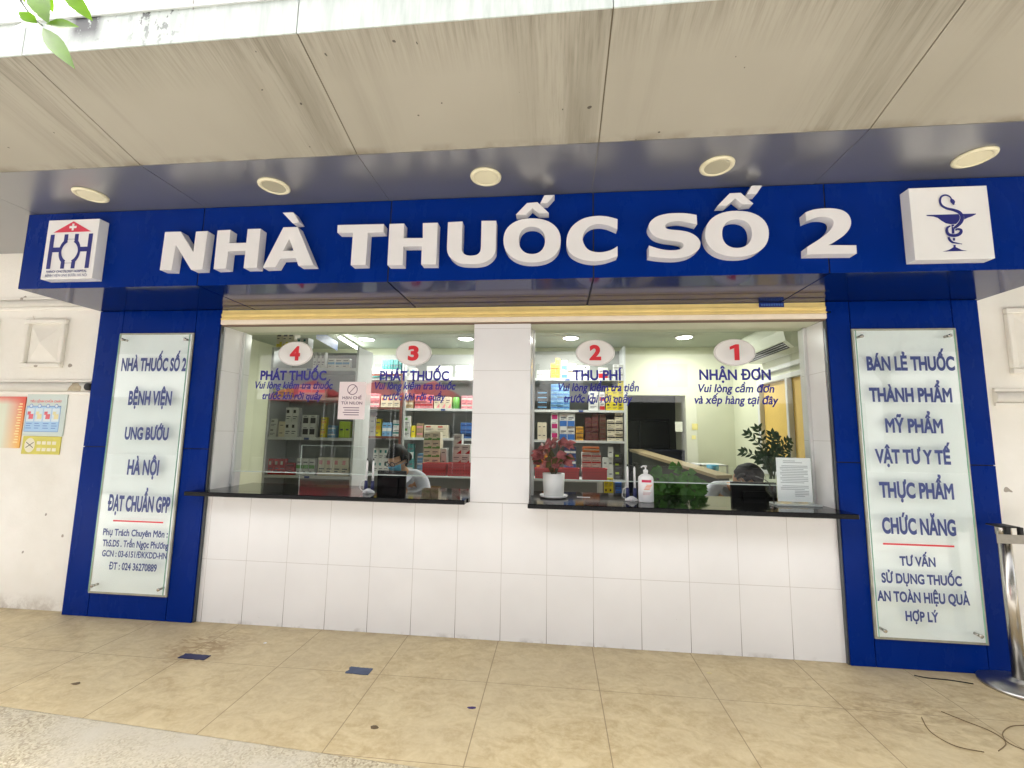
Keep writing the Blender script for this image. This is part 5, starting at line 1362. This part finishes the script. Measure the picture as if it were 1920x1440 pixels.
# ------------------------------------------------------------------ people
def evaluated(o):
    dg = bpy.context.evaluated_depsgraph_get(); dg.update()
    me = bpy.data.meshes.new_from_object(o.evaluated_get(dg)); bpy.data.objects.remove(o); return me
def skin(vs, es, root=0, sub=2):
    me = bpy.data.meshes.new('s'); me.from_pydata([v[0] for v in vs], es, []); o = bpy.data.objects.new('s', me); COL.objects.link(o)
    sm = o.modifiers.new('s', 'SKIN'); sm.use_smooth_shade = True
    for i, v in enumerate(vs):
        sv = me.skin_vertices[0].data[i]; r = v[1]; sv.radius = r if isinstance(r, tuple) else (r, r); sv.use_root = (i == root)
    ss = o.modifiers.new('u', 'SUBSURF'); ss.levels = sub; ss.render_levels = sub
    return evaluated(o)
def head_bm(face=True, scale=1.0):
    bm = bmesh.new(); bmesh.ops.create_uvsphere(bm, u_segments=32, v_segments=24, radius=1)
    for v in bm.verts:
        x, y, z = v.co
        jaw = max(0, -z); w_ = 1 - .30 * jaw ** 1.5
        X = x * .076 * w_; Y = y * .097 * (1 - .12 * jaw); Z = z * .118
        if y < 0:
            Y += .012 * max(0, -z) * (-y) * -1                       # chin forward
            nose = math.exp(-((x / .16) ** 2) - (((z + .16) / .22) ** 2)); Y -= .020 * nose * (-y)
            for s in (-1, 1): Y += .010 * math.exp(-(((x - s * .40) / .2) ** 2) - (((z - .02) / .13) ** 2)) * (-y)
            Y -= .006 * math.exp(-((z - .2) / .1) ** 2 - (x / .5) ** 2) * (-y)
            Y -= .006 * math.exp(-((z + .47) / .07) ** 2 - (x / .25) ** 2) * (-y)
        v.co = Vector((X, Y, Z)) * scale
    for s in (-1, 1):
        e = bmesh.ops.create_uvsphere(bm, u_segments=10, v_segments=8, radius=1)['verts']
        for v in e: v.co = Vector((s * .078 + v.co.x * .010, .012 + v.co.y * .018, -.008 + v.co.z * .031)) * scale
    return bm
def person(label, loc, yaw, hp, hyaw, head_at, female, hair_c, mask_c, coat_name):
    """seated figure looking along -Y before yaw; head_at in body space"""
    t = thing('person', label, 'person', loc); t.rotation_euler.z = yaw
    hx, hy, hz = head_at
    nb = Vector((0, .0, .98)); nt_ = Vector((hx * .6, hy * .55 + .02, hz - .10))
    vs = [((0, .12, .56), (.15, .11)), ((0, .10, .70), (.135, .10)), ((0, .06, .83), (.145, .105)), ((0, .02, .92), (.12, .08)), (tuple(nb), .056), (tuple(nt_), .052), ((hx, hy + .015, hz - .03), .05),
          ((-.155, .03, .905), .05), ((-.235, -.04, .715), .044), ((-.16, -.25, .690), .034), ((-.14, -.31, .697), .026),
          ((.155, .03, .905), .05), ((.235, -.04, .715), .044), ((.16, -.25, .690), .034), ((.14, -.31, .697), .026),
          ((-.09, .06, .54), .085), ((-.11, -.30, .54), .064), ((-.11, -.28, .14), .042), ((-.11, -.40, .07), .035), ((.09, .06, .54), .085), ((.11, -.30, .54), .064), ((.11, -.28, .14), .042), ((.11, -.40, .07), .035)]
    es = [(0, 1), (1, 2), (2, 3), (3, 4), (4, 5), (5, 6), (3, 7), (7, 8), (8, 9), (9, 10), (3, 11), (11, 12), (12, 13), (13, 14), (0, 15), (15, 16), (16, 17), (17, 18), (0, 19), (19, 20), (20, 21), (21, 22)]
    for s, wi in ((-1, 10), (1, 14)):                                # palm with four fingers and a thumb on each hand
        wx = s * .14
        pi = len(vs); vs.append(((wx - s * .01, -.355, .697), (.034, .016))); es.append((wi, pi))
        for k in range(4):
            fx_ = wx - s * .01 + (k - 1.5) * .019; L = (.062, .072, .066, .050)[k if s > 0 else k]
            a = len(vs); vs += [((fx_, -.375, .699), .0095), ((fx_, -.375 - L * .55, .701), .0085), ((fx_, -.375 - L, .689), .0075)]; es += [(pi, a), (a, a + 1), (a + 1, a + 2)]
        a = len(vs); vs += [((wx - s * .045, -.345, .697), .010), ((wx - s * .062, -.375, .693), .009)]; es += [(pi, a), (a, a + 1)]
    me = skin(vs, es)
    bm = bmesh.new(); bm.from_mesh(me)
    HM = Matrix.Translation((hx, hy, hz)) @ Matrix.Rotation(hyaw, 4, 'Z') @ Matrix.Rotation(hp, 4, 'X')
    hb = head_bm(); hme = bpy.data.meshes.new('h'); hb.to_mesh(hme); hb.free(); hme.transform(HM); bm.from_mesh(hme)
    me2 = bpy.data.meshes.new('b'); bm.to_mesh(me2); bm.free()
    o = bpy.data.objects.new('b', me2); COL.objects.link(o); rm = o.modifiers.new('r', 'REMESH'); rm.mode = 'VOXEL'; rm.voxel_size = .0065; rm.use_smooth_shade = True
    me3 = evaluated(o); me3.materials.append(M('skin', S(196, 150, 116), .5, var=.06, scale=30))
    for p in me3.polygons: p.use_smooth = True
    b = bpy.data.objects.new('body', me3); COL.objects.link(b); b.parent = t
    def child(name, bm, m, sm=True):
        me = bpy.data.meshes.new(name); bm.normal_update(); bm.to_mesh(me); bm.free(); me.materials.append(m)
        for p in me.polygons: p.use_smooth = sm
        c = bpy.data.objects.new(name, me); COL.objects.link(c); c.parent = t; return c
    # hair
    bm = head_bm(scale=1.0); rem = []
    for v in bm.verts:
        k_ = 1.08 + .035 * math.sin(v.co.x * 70 + v.co.z * 25) * math.sin(v.co.z * 60 + v.co.y * 45)
        v.co = Vector((v.co.x * k_, v.co.y * k_ + .004, v.co.z * k_ + .005))
    for f in bm.faces:
        c = f.calc_center_median(); front = c.y < -.028 and c.z < .055 - .25 * max(0, abs(c.x) - .05)
        low = c.z < (-.075 if female else -.05); side = c.y < .012 and c.z < .01
        if front or low or side: rem.append(f)
    bmesh.ops.delete(bm, geom=rem, context='FACES'); bmesh.ops.solidify(bm, geom=list(bm.faces), thickness=-.006)
    if female:
        e = bmesh.ops.create_uvsphere(bm, u_segments=14, v_segments=10, radius=1)['verts']
        for v in e: v.co = Vector((v.co.x * .045, .115 + v.co.y * .035, -.02 + v.co.z * .045))
    bm.transform(HM); child('hair', bm, M('black_hair', (.006, .0055, .006), .6, spec=.3, var=.5, scale=40, bump=.6, bscale=70))
    # mask
    bm = head_bm(); rem = []
    for v in bm.verts: v.co = Vector((v.co.x * 1.05, v.co.y * 1.07 - .006, v.co.z * 1.04))
    for f in bm.faces:
        c = f.calc_center_median()
        if c.y > -.036 or c.z > -.012 or c.z < -.107: rem.append(f)
    bmesh.ops.delete(bm, geom=rem, context='FACES')
    bmesh.ops.delete(bm, geom=[v for v in bm.verts if not v.link_faces], context='VERTS'); bmesh.ops.solidify(bm, geom=list(bm.faces), thickness=.002)
    for s in (-1, 1): tube(bm, [(s * .058, -.055, -.03), (s * .082, .0, -.02), (s * .084, .02, -.012)], .002, 5)
    bm.transform(HM); child('face_mask', bm, mask_c)
    if female:
        bm = bmesh.new()
        for s in (-1, 1):
            tube(bm, [(s * .034 + .027 * math.cos(2 * math.pi * k / 16), -.106 + .12 * abs(s * .034 + .027 * math.cos(2 * math.pi * k / 16) - 0) ** 1.2 * 1.2, .002 + .020 * math.sin(2 * math.pi * k / 16)) for k in range(17)], .0036, 6)
            tube(bm, [(s * .061, -.095, .006), (s * .084, .01, .004)], .003, 5)
        tube(bm, [(-.008, -.107, .006), (.008, -.107, .006)], .003, 5); bm.transform(HM); child('glasses', bm, BLACK)
    # coat
    g = .016; cv = [((0, .12, .52), (.17, .13)), ((0, .10, .70), (.135 + g, .10 + g)), ((0, .06, .83), (.15 + g, .105 + g)), ((0, .03, .92), (.13 + g, .09 + g)), ((0, .015, .975), (.082, .075)),
          ((-.17, .03, .935), .072), ((-.245, -.04, .715), .058), ((-.165, -.22, .690), .044), ((.17, .03, .935), .072), ((.245, -.04, .715), .058), ((.165, -.22, .690), .044), ((-.09, .02, .965), .066), ((.09, .02, .965), .066)]
    cm = skin(cv, [(0, 1), (1, 2), (2, 3), (3, 4), (4, 11), (11, 5), (5, 6), (6, 7), (4, 12), (12, 8), (8, 9), (9, 10)])
    bm = bmesh.new(); bm.from_mesh(cm)
    for s in (-1, 1):
        q = [Vector((s * .075, .05, 1.000)), Vector((s * .070, -.055, .985)), Vector((s * .020, -.105, .90)), Vector((s * .085, -.115, .915)), Vector((s * .115, -.01, .985))]
        f = bm.faces.new([bm.verts.new(v) for v in q]); bmesh.ops.solidify(bm, geom=[f], thickness=.006)
    child('white_coat', bm, M(coat_name, S(206, 210, 220), .75, var=.05, scale=12, bump=.3, bscale=25))
    return t
pc = at(752, 862, .80)
person('masked pharmacist with black glasses and white coat seated behind the left window', (pc.x - .01, .93, pc.z - 1.115), RAD(-8), RAD(22), RAD(-18), (0.0, -.13, 1.115), True, None, M('mask_blue', S(96, 176, 216), .7), 'coat_white')
pm = at(1386, 896, .85)
person('dark haired man in white coat bowed low behind the wide black monitor', (pm.x - .03, 1.02, pm.z - 1.07), RAD(22), RAD(58), RAD(25), (.02, -.19, 1.07), False, None, M('mask_white', S(220, 222, 222), .7), 'coat_white')
def stool(x, y, z, label):
    t = thing('office_stool', label, 'stool', (x, y, .02), 'stools behind the desks')
    bm = bmesh.new(); lathe(bm, [(0, z - .06), (.18, z - .055), (.19, z - .03), (.17, z), (0, z)], (x, y, 0), 24); obj('seat', bm, BLACK, t)
    bm = bmesh.new(); lathe(bm, [(.03, .06), (.03, z - .06)], (x, y, 0), 14); obj('column', bm, CHROME, t)
    bm = bmesh.new(); lathe(bm, [(0, .021), (.2, .021), (.19, .04), (.04, .06), (0, .06)], (x, y, 0), 20); obj('base', bm, BLACK, t)
stool(pc.x - .01, 1.06, pc.z - 1.115 + .44, 'black stool under the masked pharmacist'); stool(pm.x - .05, 1.14, pm.z - 1.07 + .44, 'black stool under the bowed man')

# ------------------------------------------------------------------ across the street (seen in the panes' reflections)
op = thing('opposite_building', 'white building across the street mirrored in the service windows', 'building', (2, -20, -.15))
obj('wall', B(-30, 32, -24, -19.5, -.15, 5.6), M('opposite_render', S(240, 240, 238), .8, var=.04, scale=.6), op)
for k in range(5): obj('window', B(-7.5 + k * 3.8, -6 + k * 3.8, -19.49, -19.45, 3.9, 5.1), M('opposite_glass', (.03, .035, .04), .15), op)
for k in range(6): obj('added_dark_front', B(-24 + k * 8.4, -24.0 + k * 8.4 + 7.6, -19.49, -19.42, -.1, 3.1), M('added_front_dark', S(44, 46, 44), .4, var=.2, scale=.8), op)  # dark fronts added to darken the lower reflections in the panes
obj('added_dark_storey', B(-30, 32, -24.5, -19.8, 5.61, 16), M('added_storey_dark', S(40, 44, 40), .8, var=.1, scale=1), op)  # unseen dark storey added to keep the upper pane reflections dark
PINK = M('tent_cloth', S(206, 40, 60), .7); 
def tent(x, y, label):
    t = thing('market_tent', label, 'tent', (x, y, -.15), 'red tents across the street')
    bm = bmesh.new(); h = 1.15
    c = bm.verts.new((x, y, 3.45)); e = [bm.verts.new((x + a * h, y + b * h, 2.75)) for a, b in ((-1, -1), (1, -1), (1, 1), (-1, 1))]; l = [bm.verts.new((v.co.x, v.co.y, 2.5)) for v in e]
    for i in range(4): bm.faces.new((e[i], e[(i + 1) % 4], c)); bm.faces.new((l[i], l[(i + 1) % 4], e[(i + 1) % 4], e[i]))
    obj('canvas', bm, PINK, t)
    for a, b in ((-1, -1), (1, -1), (1, 1), (-1, 1)): obj('pole', B(x + a * 1.12 - .02, x + a * 1.12 + .02, y + b * 1.12 - .02, y + b * 1.12 + .02, -.15, 2.6), ALU, t)
tb_ = [at(px, 715, 14.0).x for px in (590, 706, 814)]
for x, l in zip(tb_, ('red pointed tent mirrored behind the first window lettering', 'red pointed tent mirrored beside the paper notice', 'red pointed tent mirrored behind the second window lettering')): tent(x, -13.6, l)
random.seed(31)
def tree(x, y, h, r, label):
    t = thing('street_tree', label, 'tree', (x, y, -.15), 'trees across the street')
    bm = bmesh.new(); tube(bm, [(x, y, -.15), (x + .1, y, h * .35), (x, y + .1, h * .6)], [.22, .16, .09], 10)
    for k in range(5): a = k * 1.3; tube(bm, [(x, y, h * .4), (x + r * .5 * math.cos(a), y + r * .5 * math.sin(a), h * .7)], [.09, .03], 6)
    obj('trunk', bm, M('bark', S(86, 72, 56), .9), t)
    bm = bmesh.new()
    for k in range(900):
        v = Vector((random.gauss(0, 1), random.gauss(0, 1), random.gauss(0, 1))).normalized() * random.uniform(.35, 1) ** .6
        p = Vector((x + v.x * r, y + v.y * r, h * .75 + v.z * r * .7)); d = Vector((random.uniform(-1, 1), random.uniform(-1, 1), random.uniform(-1, .3)))
        leaf_mesh(bm, p, d, Vector((random.uniform(-.5, .5), .2, 1)), random.uniform(.25, .45), random.uniform(.14, .24))
    obj('crown', bm, GREEN2, t)
for x, y, h, r, l in ((-12, -15, 9, 3.0, 'tall dark tree across the street, far left'), (15, -15, 9, 3.0, 'tall dark tree across the street, far right')): tree(x, y, h, r, l)
